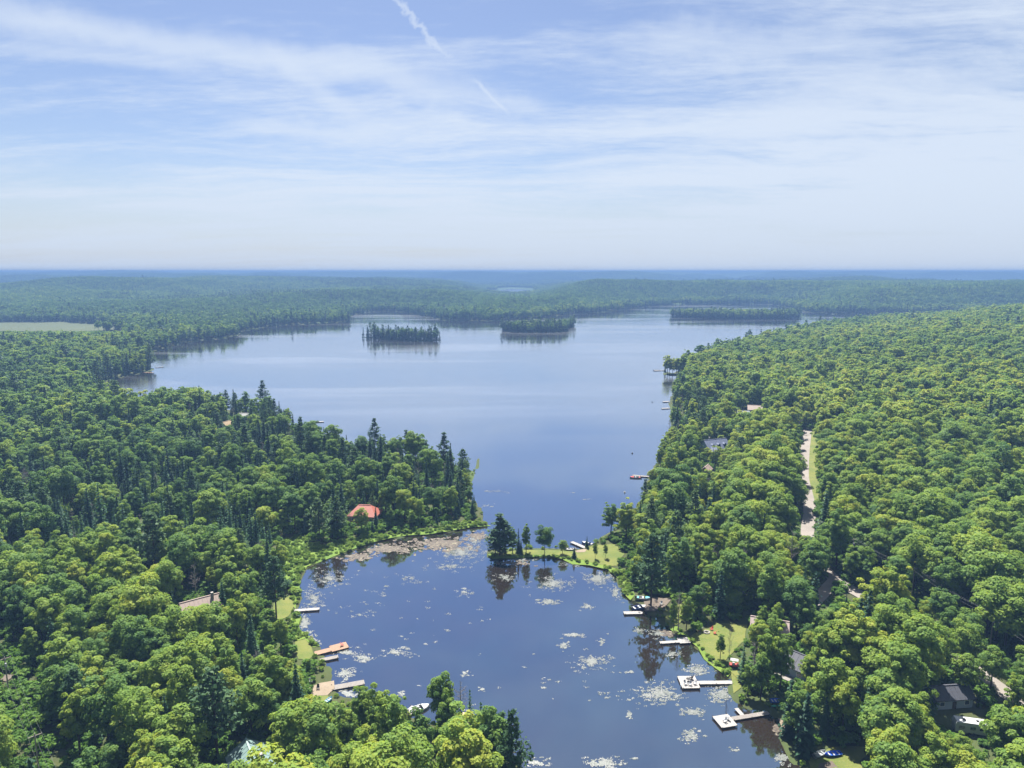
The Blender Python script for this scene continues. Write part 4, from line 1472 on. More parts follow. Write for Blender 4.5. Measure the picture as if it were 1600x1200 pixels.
def shrubs():
    rg = np.random.default_rng(91)
    bush = [source(bush_mesh(950 + i, 2.0, 2.7, 16, 26, 0.21), 'bush_form') for i in range(4)]
    # low growth on the forest floor
    x, y = scatter(3.1, -420, 430, 86, 470, 92)
    k = view_ok(x, y, 0.76, 30)
    x, y = x[k], y[k]
    sd = lake_sd(x, y)
    k = sd > 0.7
    x, y, sd = x[k], y[k], sd[k]
    k = ~no_go(x, y, [(P, 0.3) for P in list(LAWNS.values()) + list(SANDS.values())] + [(ROAD, 0.2), (VERGE, 0.0), (DRIVE, 0.1), (LROAD, 0.2)])
    for hx, hy, hz_ in HOUSES:
        k &= np.hypot(x - hx, y - hy) > 6.5
    x, y, sd = x[k], y[k], sd[k]
    marsh = no_go(x, y, [(P, 0.0) for P in MARSHES]) | (sd < 4)
    s = np.where(marsh, rg.uniform(0.35, 0.75, len(x)), rg.uniform(0.5, 1.5, len(x)))
    for x0, y0, x1, y1, dd in OPEN:
        bx, by, bd = project(x, y, height(x, y, sd))
        hit = (bd < dd) & (bx > x0 - 4) & (bx < x1 + 4) & (by > y0) & (by < y1 + 14)
        s = np.where(hit, np.minimum(s, 0.45), s)
    D = dict(x=x, y=y, z=height(x, y, sd) - 0.1, v=rg.integers(0, 4, len(x)), rz=rg.uniform(0, 6.28, len(x)), s=s, sw=rg.uniform(0.85, 1.35, len(x)),
             tint=np.clip(np.where(marsh, 0.85, 0.25) + rg.normal(0, 0.2, len(x)), 0, 1))
    m2 = marsh
    for nm, sel, lab in (('undergrowth', ~m2, 'low bushes and saplings under and between the near trees'), ('marsh_shrubs', m2, 'bright green shrubs and sedge lining the pond')):
        points_object(nm, {a: b[sel] for a, b in D.items()}, bush, lab, 'shrubs')
    # taller sedge and shrub fringe inside the marshes
    x, y = scatter(1.9, -120, 110, 120, 330, 93)
    k = no_go(x, y, [(P, 0.0) for P in MARSHES])
    x, y = x[k], y[k]
    sd = lake_sd(x, y)
    k = sd > 0.3
    x, y, sd = x[k], y[k], sd[k]
    D = dict(x=x, y=y, z=height(x, y, sd) - 0.1, v=rg.integers(0, 4, len(x)), rz=rg.uniform(0, 6.28, len(x)), s=rg.uniform(0.28, 0.6, len(x)) * np.where(rg.random(len(x)) < 0.12, 1.8, 1.0),
             sw=rg.uniform(0.9, 1.5, len(x)), tint=np.clip(0.9 + rg.normal(0, 0.16, len(x)), 0, 1))
    points_object('marsh_sedge', D, bush, 'yellow green sedge tufts carpeting the marshy banks', 'sedge')


shrubs()

PADM, pt_ = mat('lily_pads')
isl = pt_.n('ShaderNodeNewGeometry').outputs['Random Per Island']
pc = pt_.ramp(isl, [(0.0, (0.05, 0.065, 0.05)), (0.55, (0.105, 0.115, 0.105)), (1.0, (0.20, 0.198, 0.195))])  # pale greys put some of the reflected sky into the pad colour
pb = pt_.n('ShaderNodeBsdfPrincipled', {'Base Color': pc, 'Roughness': 0.35, 'Specular IOR Level': 0.6})
pt_.n('ShaderNodeOutputMaterial', {'Surface': pb.outputs[0]})
WEEDM, pt_ = mat('brown_weed')
isl = pt_.n('ShaderNodeNewGeometry').outputs['Random Per Island']
pc = pt_.ramp(isl, [(0.0, (0.028, 0.020, 0.014)), (0.6, (0.060, 0.044, 0.032)), (0.88, (0.105, 0.085, 0.060)), (1.0, (0.21, 0.19, 0.12))])
pb = pt_.n('ShaderNodeBsdfPrincipled', {'Base Color': pc, 'Roughness': 0.5, 'Specular IOR Level': 0.3})
pt_.n('ShaderNodeOutputMaterial', {'Surface': pb.outputs[0]})

PADS = [(515, 905, 40, 20, 900), (490, 935, 18, 26, 700), (476, 972, 10, 24, 1100), (488, 1000, 12, 14, 500), (545, 1020, 22, 7, 420), (568, 1028, 20, 8, 420), (617, 1020, 20, 6, 300),
        (540, 1052, 20, 12, 520), (543, 1086, 24, 6, 700), (566, 1104, 10, 6, 300), (720, 862, 42, 16, 2600), (742, 842, 16, 12, 1000), (700, 885, 50, 8, 420), (725, 925, 18, 7, 200), (640, 905, 40, 14, 160), (600, 930, 40, 25, 90),
        (790, 902, 16, 7, 420), (865, 912, 36, 13, 1300), (857, 940, 20, 6, 460), (917, 948, 14, 6, 260), (815, 875, 32, 3, 700), (905, 881, 40, 4, 900), (935, 905, 30, 12, 1500), (962, 925, 10, 14, 500),
        (896, 992, 20, 4, 520), (880, 1008, 9, 6, 300), (940, 1003, 10, 5, 150), (925, 1034, 32, 14, 900), (985, 1050, 10, 4, 110), (1050, 1021, 15, 6, 260), (1090, 1047, 24, 10, 700), (1128, 1084, 24, 16, 1200),
        (1030, 1083, 46, 18, 1700), (1082, 1113, 20, 9, 420), (984, 1117, 9, 6, 120), (1080, 1150, 18, 12, 420), (945, 1192, 38, 12, 800), (1150, 1172, 9, 6, 90), (1224, 1184, 13, 8, 420), (838, 1192, 24, 10, 300),
        (727, 1052, 10, 5, 110), (752, 1078, 8, 4, 80), (628, 1085, 10, 6, 100), (940, 1085, 30, 14, 60), (1120, 965, 2, 2, 5), (1000, 985, 14, 8, 160), (1030, 990, 16, 7, 420), (775, 768, 22, 4, 160), (760, 790, 14, 4, 90), (897, 770, 10, 2, 40),
        (915, 780, 12, 2, 60), (640, 1010, 120, 60, 130), (860, 1060, 160, 90, 130), (700, 960, 160, 50, 110), (560, 960, 60, 40, 140)]
WEEDS = [(690, 850, 62, 11, 1900), (610, 857, 50, 9, 1100), (560, 870, 30, 8, 500), (810, 880, 45, 4, 300), (1045, 990, 18, 6, 260), (1215, 1140, 8, 12, 120), (745, 838, 18, 6, 500)]


def pads(name, clusters, m, label, cat, rmin, rmax, seed, z):
    rg = np.random.default_rng(seed)
    Vs, cnt = [], 0
    th = np.linspace(0.25, 2 * math.pi - 0.25, 7)
    for cx, cy_, rx, ry, n in clusters:
        n = int(n * 1.25)
        k = max(4, n // 9)
        qa = rg.uniform(0, 6.283, k)
        qr = np.abs(rg.normal(0, 0.52, k))
        seedx, seedy = cx + rx * qr * np.cos(qa), cy_ + ry * qr * np.sin(qa)
        j = np.minimum((k * rg.random(n) ** 1.9).astype(int), k - 1)
        px = seedx[j] + rg.normal(0, 1, n) * min(rx * 0.10, 1.9)
        py = seedy[j] + rg.normal(0, 1, n) * min(ry * 0.10, 0.75)
        P = np.array([G(a, b) for a, b in zip(px, py)])
        P = P[lake_sd(P[:, 0], P[:, 1]) < -0.25]
        if not len(P):
            continue
        r_ = rg.uniform(rmin, rmax, len(P))
        a = rg.uniform(0, 6.28, len(P))
        X = P[:, :1] + r_[:, None] * np.cos(th + a[:, None]) * rg.uniform(0.7, 1.1, (len(P), 7))
        Y = P[:, 1:] + r_[:, None] * np.sin(th + a[:, None]) * rg.uniform(0.7, 1.1, (len(P), 7))
        Z = z + rg.uniform(0, 0.018, (len(P), 1)) + rg.uniform(0, 0.025, (len(P), 7))
        Vs.append(np.stack([X, Y, Z], -1).reshape(-1, 3))
    V = np.vstack(Vs)
    F = np.arange(len(V)).reshape(-1, 7)
    tag(link(name, mesh_np(name, V, F, [m])), label, cat, kind='stuff')


pads('lily_pads', PADS, PADM, 'pale lily pads drifting in rafts over the pond', 'lily pads', 0.07, 0.185, 61, 0.012)
pads('water_weeds', WEEDS, WEEDM, 'brown matted water weeds in the shallows', 'weeds', 0.2, 0.5, 62, 0.03)

# ------------------------------------------------------------------ built things
M_DOCK = simple('weathered_dock_wood', (0.22, 0.20, 0.185), 0.8, 0.2, var=0.18, scale=1.2)
M_DOCKW = simple('pale_dock_boards', (0.31, 0.295, 0.285), 0.75, 0.2, var=0.12, scale=1.2)
M_CEDARW = simple('new_cedar_boards', (0.29, 0.185, 0.125), 0.75, 0.2, var=0.2, scale=1.2)
M_DARKW = simple('dark_wet_wood', (0.07, 0.055, 0.045), 0.8, 0.2, var=0.3)
M_WHITE = simple('white_gelcoat', (0.42, 0.42, 0.42), 0.3, 0.5, var=0.05)
M_GREYV = simple('grey_vinyl', (0.42, 0.43, 0.45), 0.5, 0.3, var=0.1)
M_NAVY = simple('navy_paint', (0.02, 0.05, 0.22), 0.35, 0.5, var=0.1)
M_BLUE = simple('blue_plastic', (0.03, 0.13, 0.60), 0.4, 0.4, var=0.1)
M_TEAL = simple('teal_cover', (0.10, 0.38, 0.52), 0.6, 0.3, var=0.1)
M_GREENP = simple('green_plastic', (0.03, 0.30, 0.16), 0.4, 0.4, var=0.1)
M_RED = simple('red_plastic', (0.50, 0.06, 0.05), 0.5, 0.4, var=0.1)
M_ALU = simple('aluminium', (0.42, 0.45, 0.46), 0.4, 0.5, 0.6, var=0.12)
M_BLACK = simple('black_rubber', (0.02, 0.02, 0.022), 0.6, 0.3, var=0.2)
M_GLASS = simple('window_glass', (0.035, 0.05, 0.07), 0.08, 0.9, var=0.1)
M_STONE = simple('stone', (0.33, 0.31, 0.29), 0.9, 0.2, var=0.3)
M_POLE = simple('pole_wood', (0.30, 0.26, 0.22), 0.85, 0.2, var=0.25)
M_WIRE = simple('wire_metal', (0.16, 0.165, 0.17), 0.6, 0.2, 0.0, var=0.05)


def roofmat(name, col, rough=0.7, metal=0.0, var=0.16):
    m, t = mat(name)
    tc = t.n('ShaderNodeTexCoord').outputs['Object']
    col = tuple(c * 0.86 for c in col)
    nz = t.noise(tc, 1.1, 5, 0.65)
    st = t.noise(t.mapping(tc, scale=(6, 0.4, 1)), 1.0, 3, 0.6)
    c = t.mix(t.math('MULTIPLY', t.math('ADD', nz, st), 0.5), tuple(q * (1 - 2 * var) for q in col) + (1,), tuple(min(1, q * (1 + 2 * var)) for q in col) + (1,))
    b = t.n('ShaderNodeBsdfPrincipled', {'Base Color': c, 'Roughness': rough, 'Specular IOR Level': 0.4, 'Metallic': metal})
    t.n('ShaderNodeOutputMaterial', {'Surface': b.outputs[0]})
    return m


M_RGREEN = roofmat('green_metal_roof', (0.17, 0.25, 0.24), 0.45)
M_RBROWN = roofmat('brown_shingle_roof', (0.27, 0.205, 0.175))
M_RRED = roofmat('red_metal_roof', (0.37, 0.12, 0.085), 0.5)
M_RSLATE = roofmat('slate_blue_roof', (0.10, 0.12, 0.19))
M_RPINK = roofmat('faded_pink_roof', (0.32, 0.25, 0.23))
M_RDARK = roofmat('charcoal_roof', (0.055, 0.058, 0.075))
M_RGREY = roofmat('grey_shingle_roof', (0.25, 0.27, 0.30))
M_RTAN = roofmat('tan_shingle_roof', (0.36, 0.26, 0.15))
M_WLOG = simple('log_wall', (0.30, 0.18, 0.10), 0.8, 0.2, var=0.25)
M_WTAN = simple('tan_siding', (0.55, 0.42, 0.32), 0.8, 0.2, var=0.1)
M_WWHITE = simple('white_siding', (0.36, 0.36, 0.35), 0.7, 0.2, var=0.06)
M_WBLUE = simple('blue_grey_siding', (0.30, 0.36, 0.46), 0.7, 0.2, var=0.08)
M_TRIM = simple('white_trim', (0.78, 0.78, 0.77), 0.6, 0.3, var=0.04)


class MB:
    """collects boxes and tubes into one mesh"""
    def __init__(self):
        self.v, self.f = [], []

    def raw(self, V, F):
        o = len(self.v)
        self.v += [tuple(map(float, p)) for p in V]
        self.f += [tuple(int(i) + o for i in f) for f in F]
        return self

    def box(self, c, s, rz=0.0, M=None):
        V = [(x * s[0] / 2, y * s[1] / 2, z * s[2] / 2) for z in (-1, 1) for x, y in ((-1, -1), (1, -1), (1, 1), (-1, 1))]
        if M is not None:
            V = [tuple(M @ Vector(p)) for p in V]
        ca, sa = math.cos(rz), math.sin(rz)
        V = [(p[0] * ca - p[1] * sa + c[0], p[0] * sa + p[1] * ca + c[1], p[2] + c[2]) for p in V]
        return self.raw(V, [(3, 2, 1, 0), (4, 5, 6, 7), (0, 1, 5, 4), (1, 2, 6, 5), (2, 3, 7, 6), (3, 0, 4, 7)])

    def tube(self, a, b, r0, r1=None, k=8):
        r1 = r0 if r1 is None else r1
        V, F = tube(a, b, r0, r1, k)
        self.raw(V, F)
        n = len(self.v)
        self.f.append(tuple(range(n - 2 * k, n - k))[::-1])
        self.f.append(tuple(range(n - k, n)))
        return self

    def build(self, name, m, parent=None, smooth=False):
        me = bpy.data.meshes.new(name)
        me.from_pydata(self.v, [], self.f)
        me.update()
        if smooth:
            for p in me.polygons:
                p.use_smooth = True
        return link(name, me, m, parent)


def thing(name, label, cat, loc, rz=0.0, group=None):
    return tag(empty(name, loc, rz), label, cat, group)


def deck_part(root, L, W, m, x0=0.0, y0=0.0, z=0.42, board=0.30, name='planks'):
    """boards laid across a frame from x0 to x0+L, centred on y0"""
    b = MB()
    k = max(2, int(L / board))
    for i in range(k):
        b.box((x0 + (i + 0.5) * L / k, y0 + random.uniform(-0.02, 0.02), z + random.uniform(-0.006, 0.006)), (L / k - 0.035, W, 0.05))
    tag(b.build(name, m, root), kind='stuff')
    f = MB()
    for s in (-1, 1):
        f.box((x0 + L / 2, y0 + s * (W / 2 - 0.09), z - 0.125), (L - 0.04, 0.10, 0.19))
    f.build('frame', M_DARKW, root)


def posts(root, pts, z=0.42):
    for x, y in pts:
        MB().tube((x, y, -1.0), (x, y, z + 0.28), 0.075, k=6).build('post', M_DARKW, root)


def dock(label, p0, p1, width, m, z=0.42, group=None, name='dock', post_step=3.2):
    a, b = Vector(G(*p0, z)), Vector(G(*p1, z))
    d = b - a
    L = d.length
    root = thing(name, label, 'dock', (a.x, a.y, 0), math.atan2(d.y, d.x), group)
    deck_part(root, L, width, m, z=z)
    n = max(2, int(L / post_step) + 1)
    posts(root, [(0.25 + i * (L - 0.5) / (n - 1), s * (width / 2 + 0.07)) for i in range(n) for s in (-1, 1)], z)
    return root, L


def chair(label, loc, rz, m, group=None):
    """a slatted garden chair"""
    r = thing('garden_chair', label, 'chair', loc, rz, group)
    MB().box((0, 0, 0.36), (0.56, 0.56, 0.05)).build('seat', m, r)
    MB().box((-0.36, 0, 0.72), (0.06, 0.56, 0.80), M=Matrix.Rotation(-0.3, 3, 'Y')).build('backrest', m, r)
    for s in (-1, 1):
        MB().box((0, s * 0.33, 0.58), (0.66, 0.11, 0.04)).build('armrest', m, r)
        MB().box((0.25, s * 0.30, 0.285), (0.06, 0.06, 0.57)).build('leg', m, r)
        MB().box((-0.27, s * 0.27, 0.20), (0.06, 0.06, 0.40)).build('leg', m, r)
    return r


def table(label, loc, m, r_=0.55):
    t = thing('patio_table', label, 'table', loc)
    MB().tube((0, 0, 0.70), (0, 0, 0.74), r_, k=14).build('table_top', m, t)
    MB().tube((0, 0, 0.03), (0, 0, 0.70), 0.05, k=6).build('pedestal', m, t)
    MB().tube((0, 0, 0.0), (0, 0, 0.03), 0.28, k=10).build('base', m, t)


def hull_mesh(L, W, H, thick=0.07, blunt=0.7, floor=0.18, closed=False):
    """open boat hull: outside, gunwale and inside"""
    n = 10
    out, inn = [], []
    for i in range(n + 1):
        t = i / n
        hw = W / 2 * (blunt + (1 - blunt) * min(1, t * 4)) * (1 - max(0, (t - 0.52) / 0.48) ** 2.0 * 0.985)
        sheer = H * (1 + 0.28 * max(0, t - 0.5) ** 1.5 * 2)
        keel = H * 0.75 * max(0, t - 0.75) ** 2 * 6
        x = -L / 2 + t * L
        out.append([(x, -hw, sheer), (x, -hw * 0.82, keel + H * 0.30), (x, 0, keel), (x, hw * 0.82, keel + H * 0.30), (x, hw, sheer)])
        hi = max(0.01, hw - thick)
        fl = max(keel + 0.05, H * floor)
        inn.append([(x, -hi, sheer - 0.01), (x, -hi * 0.85, fl + 0.02), (x, 0, fl), (x, hi * 0.85, fl + 0.02), (x, hi, sheer - 0.01)])
    V = [p for r_ in out for p in r_] + [p for r_ in inn for p in r_]
    F = []
    o = 5 * (n + 1)
    for i in range(n):
        for j in range(4):
            a = 5 * i + j
            F.append((a, a + 1, a + 6, a + 5)[::-1])
            F.append((o + a, o + a + 1, o + a + 6, o + a + 5))
        F.append((5 * i, 5 * i + 5, o + 5 * i + 5, o + 5 * i))
        F.append((5 * i + 4, o + 5 * i + 4, o + 5 * i + 9, 5 * i + 9))
    F.append((0, 1, 2, 3, 4))
    F.append((o, o + 1, o + 2, o + 3, o + 4)[::-1])
    F.append((0, o, o + 4, 4))
    b = MB()
    b.raw(V, F)
    return b


def motor_boat(label, loc, rz, L=5.2, W=2.1, hullm=None, coverm=None, group=None):
    r = thing('motor_boat', label, 'boat', loc, rz, group)
    hull_mesh(L, W, 0.75).build('hull', hullm or M_WHITE, r)
    MB().raw([(L * .14, -W * .40, .80), (L * .14, W * .40, .80), (L * .30, W * .33, .84), (L * .47, 0, .93), (L * .30, -W * .33, .84)], [(0, 1, 2, 3, 4)[::-1], ]).build('foredeck', coverm or M_WHITE, r)
    for s in (-1, 1):
        MB().box((-L * 0.02, s * W * 0.22, 0.55), (0.55, 0.55, 0.45)).build('seat', M_GREYV, r)
    MB().box((-L * 0.36, 0, 0.52), (0.5, W * 0.72, 0.4)).build('rear_bench', coverm or M_GREYV, r)
    MB().box((L * 0.13, 0, 1.02), (0.05, W * 0.74, 0.42), M=Matrix.Rotation(-0.45, 3, 'Y')).build('windshield', M_GLASS, r)
    MB().box((-L * 0.5 - 0.14, 0, 0.78), (0.34, 0.34, 0.55)).box((-L * 0.5 - 0.16, 0, 0.2), (0.14, 0.10, 0.8)).build('outboard_motor', M_BLACK, r)
    return r


def row_boat(label, loc, rz, m, L=3.6, W=1.4, cover=None, group=None):
    r = thing('row_boat', label, 'boat', loc, rz, group)
    hull_mesh(L, W, 0.5, 0.05, 0.8).build('hull', m, r)
    for x in (-0.32, -0.02, 0.22):
        MB().box((x * L, 0, 0.36), (0.26, W * (0.78 if x < 0.2 else 0.68), 0.04)).build('thwart', cover or m, r)
    return r


def kayak(label, loc, rz, m, L=3.0, W=0.75):
    r = thing('kayak', label, 'kayak', loc, rz)
    n, k = 12, 8
    b = MB()
    V = []
    for i in range(n + 1):
        t = i / n * 2 - 1
        w_ = W / 2 * (1 - abs(t) ** 2.2) + 0.02
        h_ = 0.17 * (1 - abs(t) ** 3) + 0.02
        V += [(t * L / 2, w_ * math.cos(2 * math.pi * j / k), 0.2 + h_ * math.sin(2 * math.pi * j / k) + 0.1 * abs(t) ** 3) for j in range(k)]
    b.raw(V, [(i * k + j, i * k + (j + 1) % k, (i + 1) * k + (j + 1) % k, (i + 1) * k + j) for i in range(n) for j in range(k)])
    b.build('hull', m, r, True)
    MB().tube((-0.1, 0, 0.34), (-0.1, 0, 0.385), 0.30, 0.27, 12).build('cockpit', M_BLACK, r)
    return r


def house(label, site, rz, L, W, wall_h, roof_h, wallm, roofm, chimney=None, dormers=0, porch=False, wing=None, over=0.5, cat='cottage', name='cottage', hip=0.0):
    x, y, z = site
    r = thing(name, label, cat, (x, y, z - 0.2), rz)
    w_ = MB()
    a, b, h, t = L / 2, W / 2, wall_h, wall_h + roof_h
    ia = a - hip
    w_.raw([(-a, -b, -0.6), (a, -b, -0.6), (a, b, -0.6), (-a, b, -0.6), (-a, -b, h), (a, -b, h), (a, b, h), (-a, b, h), (-ia, 0, t - 0.06), (ia, 0, t - 0.06)],
           [(3, 2, 1, 0), (0, 1, 5, 4), (2, 3, 7, 6), (1, 2, 6, 9, 5), (3, 0, 4, 8, 7)])
    w_.build('wall', wallm, r)
    rf = MB()
    e = over
    zdn = -roof_h / (W / 2) * e
    th = 0.16
    hx = e if hip == 0 else e
    for s in (-1, 1):
        P = [(-a - hx, s * (b + e), h + zdn), (a + hx, s * (b + e), h + zdn), (ia + (e if hip == 0 else 0), 0, t), (-ia - (e if hip == 0 else 0), 0, t)]
        V = P + [(p[0], p[1], p[2] + th) for p in P]
        F = [(0, 1, 2, 3)[::-s], (4, 5, 6, 7)[::s], (0, 4, 5, 1)[::s], (1, 5, 6, 2)[::s], (3, 2, 6, 7)[::-s], (0, 3, 7, 4)[::s]]
        rf.raw(V, F)
    if hip:
        for s in (-1, 1):
            P = [(s * (a + e), -(b + e), h + zdn), (s * (a + e), b + e, h + zdn), (s * ia, 0, t)]
            rf.raw(P + [(p[0], p[1], p[2] + th) for p in P], [(0, 1, 2), (3, 4, 5), (0, 1, 4, 3)])
    roof = rf.build('roof', roofm, r)
    # standing seams or shingle courses as raised battens
    k = max(3, int(L / 1.1)) if hip == 0 else 0
    for i in range(k + 1 if k else 0):
        xx = -a - e * 0.6 + i * (L + 1.2 * e) / k
        bt = MB()
        for s in (-1, 1):
            bt.raw([(xx - .03, s * (b + e), h + zdn + th + .002), (xx + .03, s * (b + e), h + zdn + th + .002), (xx + .03, 0, t + th + .002), (xx - .03, 0, t + th + .002),
                    (xx - .03, s * (b + e), h + zdn + th + .06), (xx + .03, s * (b + e), h + zdn + th + .06), (xx + .03, 0, t + th + .06), (xx - .03, 0, t + th + .06)],
                   [(4, 5, 6, 7), (0, 1, 5, 4), (3, 2, 6, 7), (1, 2, 6, 5), (0, 3, 7, 4)])
        bt.build('seam', roofm, roof)
    MB().box((0, 0, t + th + 0.03), (2 * ia + 2 * (e if hip == 0 else 0), 0.35, 0.08)).build('ridge_cap', roofm, roof)
    if chimney:
        MB().box((chimney[0], chimney[1], t + 0.3), (0.7, 0.7, 1.9)).build('chimney', M_STONE, roof)
    for i in range(dormers):
        dx = -a * 0.55 + i * (1.1 * a / max(1, dormers - 1))
        dz = h + roof_h * 0.42
        MB().raw([(dx - .8, -b * .82, dz - .7), (dx + .8, -b * .82, dz - .7), (dx + .8, -b * .82, dz + .4), (dx, -b * .82, dz + 1.1), (dx - .8, -b * .82, dz + .4), (dx - .8, -.2, dz + .4), (dx + .8, -.2, dz + .4), (dx, -.2, dz + 1.1),
                  (dx - .8, -.2, dz - .7), (dx + .8, -.2, dz - .7)], [(0, 1, 2, 3, 4), (4, 3, 7, 5), (3, 2, 6, 7), (0, 4, 5, 8), (1, 9, 6, 2)]).build('dormer', roofm, r)
        MB().box((dx, -b * .82 - .03, dz - .1), (0.8, 0.05, 0.8)).build('dormer_window', M_GLASS, r)
    for s in (-1, 1):
        k = max(2, int(L / 3))
        for i in range(k):
            wx = -a + (i + 0.5) * L / k
            if s < 0 and i == k // 2:
                d = MB().box((wx, s * (b + 0.03), 1.0), (0.95, 0.06, 2.0)).build('door', M_DARKW, r)
                MB().box((wx + 0.35, s * (b + 0.09), 1.0), (0.06, 0.06, 0.12)).build('handle', M_ALU, d)
                continue
            q = MB().box((wx, s * (b + 0.03), h * 0.56), (1.25, 0.06, 1.15)).build('window', M_TRIM, r)
            MB().box((wx, s * (b + 0.065), h * 0.56), (1.05, 0.03, 0.95)).build('pane', M_GLASS, q)
    for s in (-1, 1):
        q = MB().box((s * (a + 0.03), 0, h * 0.56), (0.06, 1.4, 1.2)).build('window', M_TRIM, r)
        MB().box((s * (a + 0.065), 0, h * 0.56), (0.03, 1.2, 1.0)).build('pane', M_GLASS, q)
    if porch:
        MB().box((0, -b - 1.3, 0.35), (L * 0.8, 2.4, 0.14)).build('porch_deck', M_DOCK, r)
        for s in (-1, 1):
            MB().box((s * L * 0.38, -b - 2.4, 0.3), (0.12, 0.12, 1.5)).build('porch_post', M_TRIM, r)
    if wing:
        wx, wy, wl, ww, wh, wr = wing
        MB().raw([(wx - ww / 2, wy - wl / 2, -.5), (wx + ww / 2, wy - wl / 2, -.5), (wx + ww / 2, wy + wl / 2, -.5), (wx - ww / 2, wy + wl / 2, -.5), (wx - ww / 2, wy - wl / 2, wh), (wx + ww / 2, wy - wl / 2, wh), (wx + ww / 2, wy + wl / 2, wh),
                  (wx - ww / 2, wy + wl / 2, wh), (wx, wy - wl / 2, wh + wr - .05), (wx, wy + wl / 2, wh + wr - .05)], [(0, 1, 5, 8, 4), (1, 2, 6, 5), (2, 3, 7, 9, 6), (3, 0, 4, 7)]).build('wing_wall', wallm, r)
        wf = MB()
        for s in (-1, 1):
            P = [(wx + s * (ww / 2 + .4), wy - wl / 2 - .4, wh - wr / (ww / 2) * .4), (wx + s * (ww / 2 + .4), wy + wl / 2 + .4, wh - wr / (ww / 2) * .4), (wx, wy + wl / 2 + .4, wh + wr), (wx, wy - wl / 2 - .4, wh + wr)]
            wf.raw(P + [(p[0], p[1], p[2] + .16) for p in P], [(0, 1, 2, 3), (4, 5, 6, 7), (0, 1, 5, 4), (1, 2, 6, 5), (3, 0, 4, 7)])
        wf.build('wing_roof', roofm, r)
        MB().box((wx, wy - wl / 2 - .03, wh * .55), (1.6, .06, 1.3)).build('window', M_GLASS, r)
    return r


# --- cottages
house('teal green metal roofed cottage half hidden by near leafy trees', SITE['green'], R(-58), 10, 7.2, 2.8, 2.3, M_WLOG, M_RGREEN, chimney=(2.5, 1.4), wing=(-1.5, -4.9, 4.0, 4.0, 2.5, 1.3))
house('brown shingled cottage roof in a dark gap of the left woods', SITE['brown'], R(38), 10, 7, 3.6, 2.6, M_WTAN, M_RBROWN, chimney=(3.2, -0.8))
house('cottage with a bright red hipped roof behind conifers', SITE['red'], R(-8), 11, 8, 3.6, 3.0, M_WLOG, M_RRED, hip=3.0)
house('large slate blue house with dormers on the right shore', SITE['blue'], R(22), 14, 10, 4.2, 4.2, M_WBLUE, M_RSLATE, chimney=(-3, 1), dormers=3, porch=True, wing=(-4.5, -6.5, 5, 5, 3.6, 2.4), name='house', cat='house')
house('cottage with a faded pinkish roof behind the wide lawn', SITE['pink'], R(-20), 9, 7, 3.2, 2.4, M_WTAN, M_RPINK, chimney=(-2.5, 0.8))
house('dark charcoal roofed cottage in deep shade', SITE['dark'], R(-48), 10, 7, 2.9, 2.2, M_WBLUE, M_RDARK, porch=True)
house('shaded blue grey cabin behind the white trailer', (SITE['camp'][0] + 1, SITE['camp'][1] + 8, SITE['camp'][2]), R(6), 9, 5, 2.8, 1.6, M_WBLUE, M_RDARK, name='cabin', cat='cabin')
house('small tan cottage deep in the far left woods', SITE['tan'], R(70), 7, 5.5, 4.0, 2.6, M_WTAN, M_RTAN)
house('small white roofed cottage near the headland', SITE['white'], R(5), 8, 5.5, 3.4, 2.0, M_WWHITE, M_WWHITE)
house('grey roofed house nearer of two on the right hillside', SITE['grey'], R(4), 13, 8, 3.2, 2.6, M_WWHITE, M_RGREY, name='house', cat='house')
house('tan house upper of two on the right hillside', SITE['slope'], R(-15), 11, 8, 3.6, 2.4, M_WTAN, M_RBROWN, name='house', cat='house')
house('small brown shed below the slate blue house', SITE['shed'], R(60), 6, 4, 2.6, 1.6, M_WLOG, M_RBROWN, name='shed', cat='shed')

# --- gazebo on the bottom shore
gx, gy = G(724, 1124, 2.6)
g_ = thing('gazebo', 'tan roofed wooden gazebo at the water edge of the bottom woods', 'gazebo', (gx, gy, 0.35), R(12))
MB().raw([(-2.3, -2.3, 2.4), (2.3, -2.3, 2.4), (2.3, 2.3, 2.4), (-2.3, 2.3, 2.4), (-.3, 0, 3.3), (.3, 0, 3.3)], [(0, 1, 5, 4), (1, 2, 5), (2, 3, 4, 5), (3, 0, 4), (3, 2, 1, 0)]).build('roof', M_RTAN, g_)
for sx_ in (-1, 1):
    for sy_ in (-1, 1):
        MB().box((sx_ * 1.9, sy_ * 1.9, 1.0), (0.14, 0.14, 2.8)).build('post', M_POLE, g_)
MB().box((0, 0, 0.1), (4.2, 4.2, 0.14)).build('floor_deck', M_DOCK, g_)

# --- trailer
tx0, ty0, tz0 = Gt(1516, 1128, 2.5)
tr_ = thing('travel_trailer', 'white travel trailer parked in a shaded clearing', 'trailer', (tx0, ty0, tz0), R(-14))
MB().raw([(-3.1, -1.2, .55), (3.1, -1.2, .55), (3.1, 1.2, .55), (-3.1, 1.2, .55), (-3.25, -1.2, 2.0), (3.25, -1.2, 2.2), (3.25, 1.2, 2.2), (-3.25, 1.2, 2.0), (-2.9, -1.15, 2.85), (3.0, -1.15, 2.85), (3.0, 1.15, 2.85), (-2.9, 1.15, 2.85)],
         [(3, 2, 1, 0), (0, 1, 5, 4), (1, 2, 6, 5), (2, 3, 7, 6), (3, 0, 4, 7), (4, 5, 9, 8), (5, 6, 10, 9), (6, 7, 11, 10), (7, 4, 8, 11), (8, 9, 10, 11)]).build('body', M_GREYV, tr_)
for wx in (-1.9, 0.2, 2.0):
    MB().box((wx, -1.215, 1.75), (1.0, 0.05, 0.6)).build('window', M_GLASS, tr_)
MB().box((-0.85, -1.215, 1.45), (0.65, 0.05, 1.7)).build('door', M_GREYV, tr_)
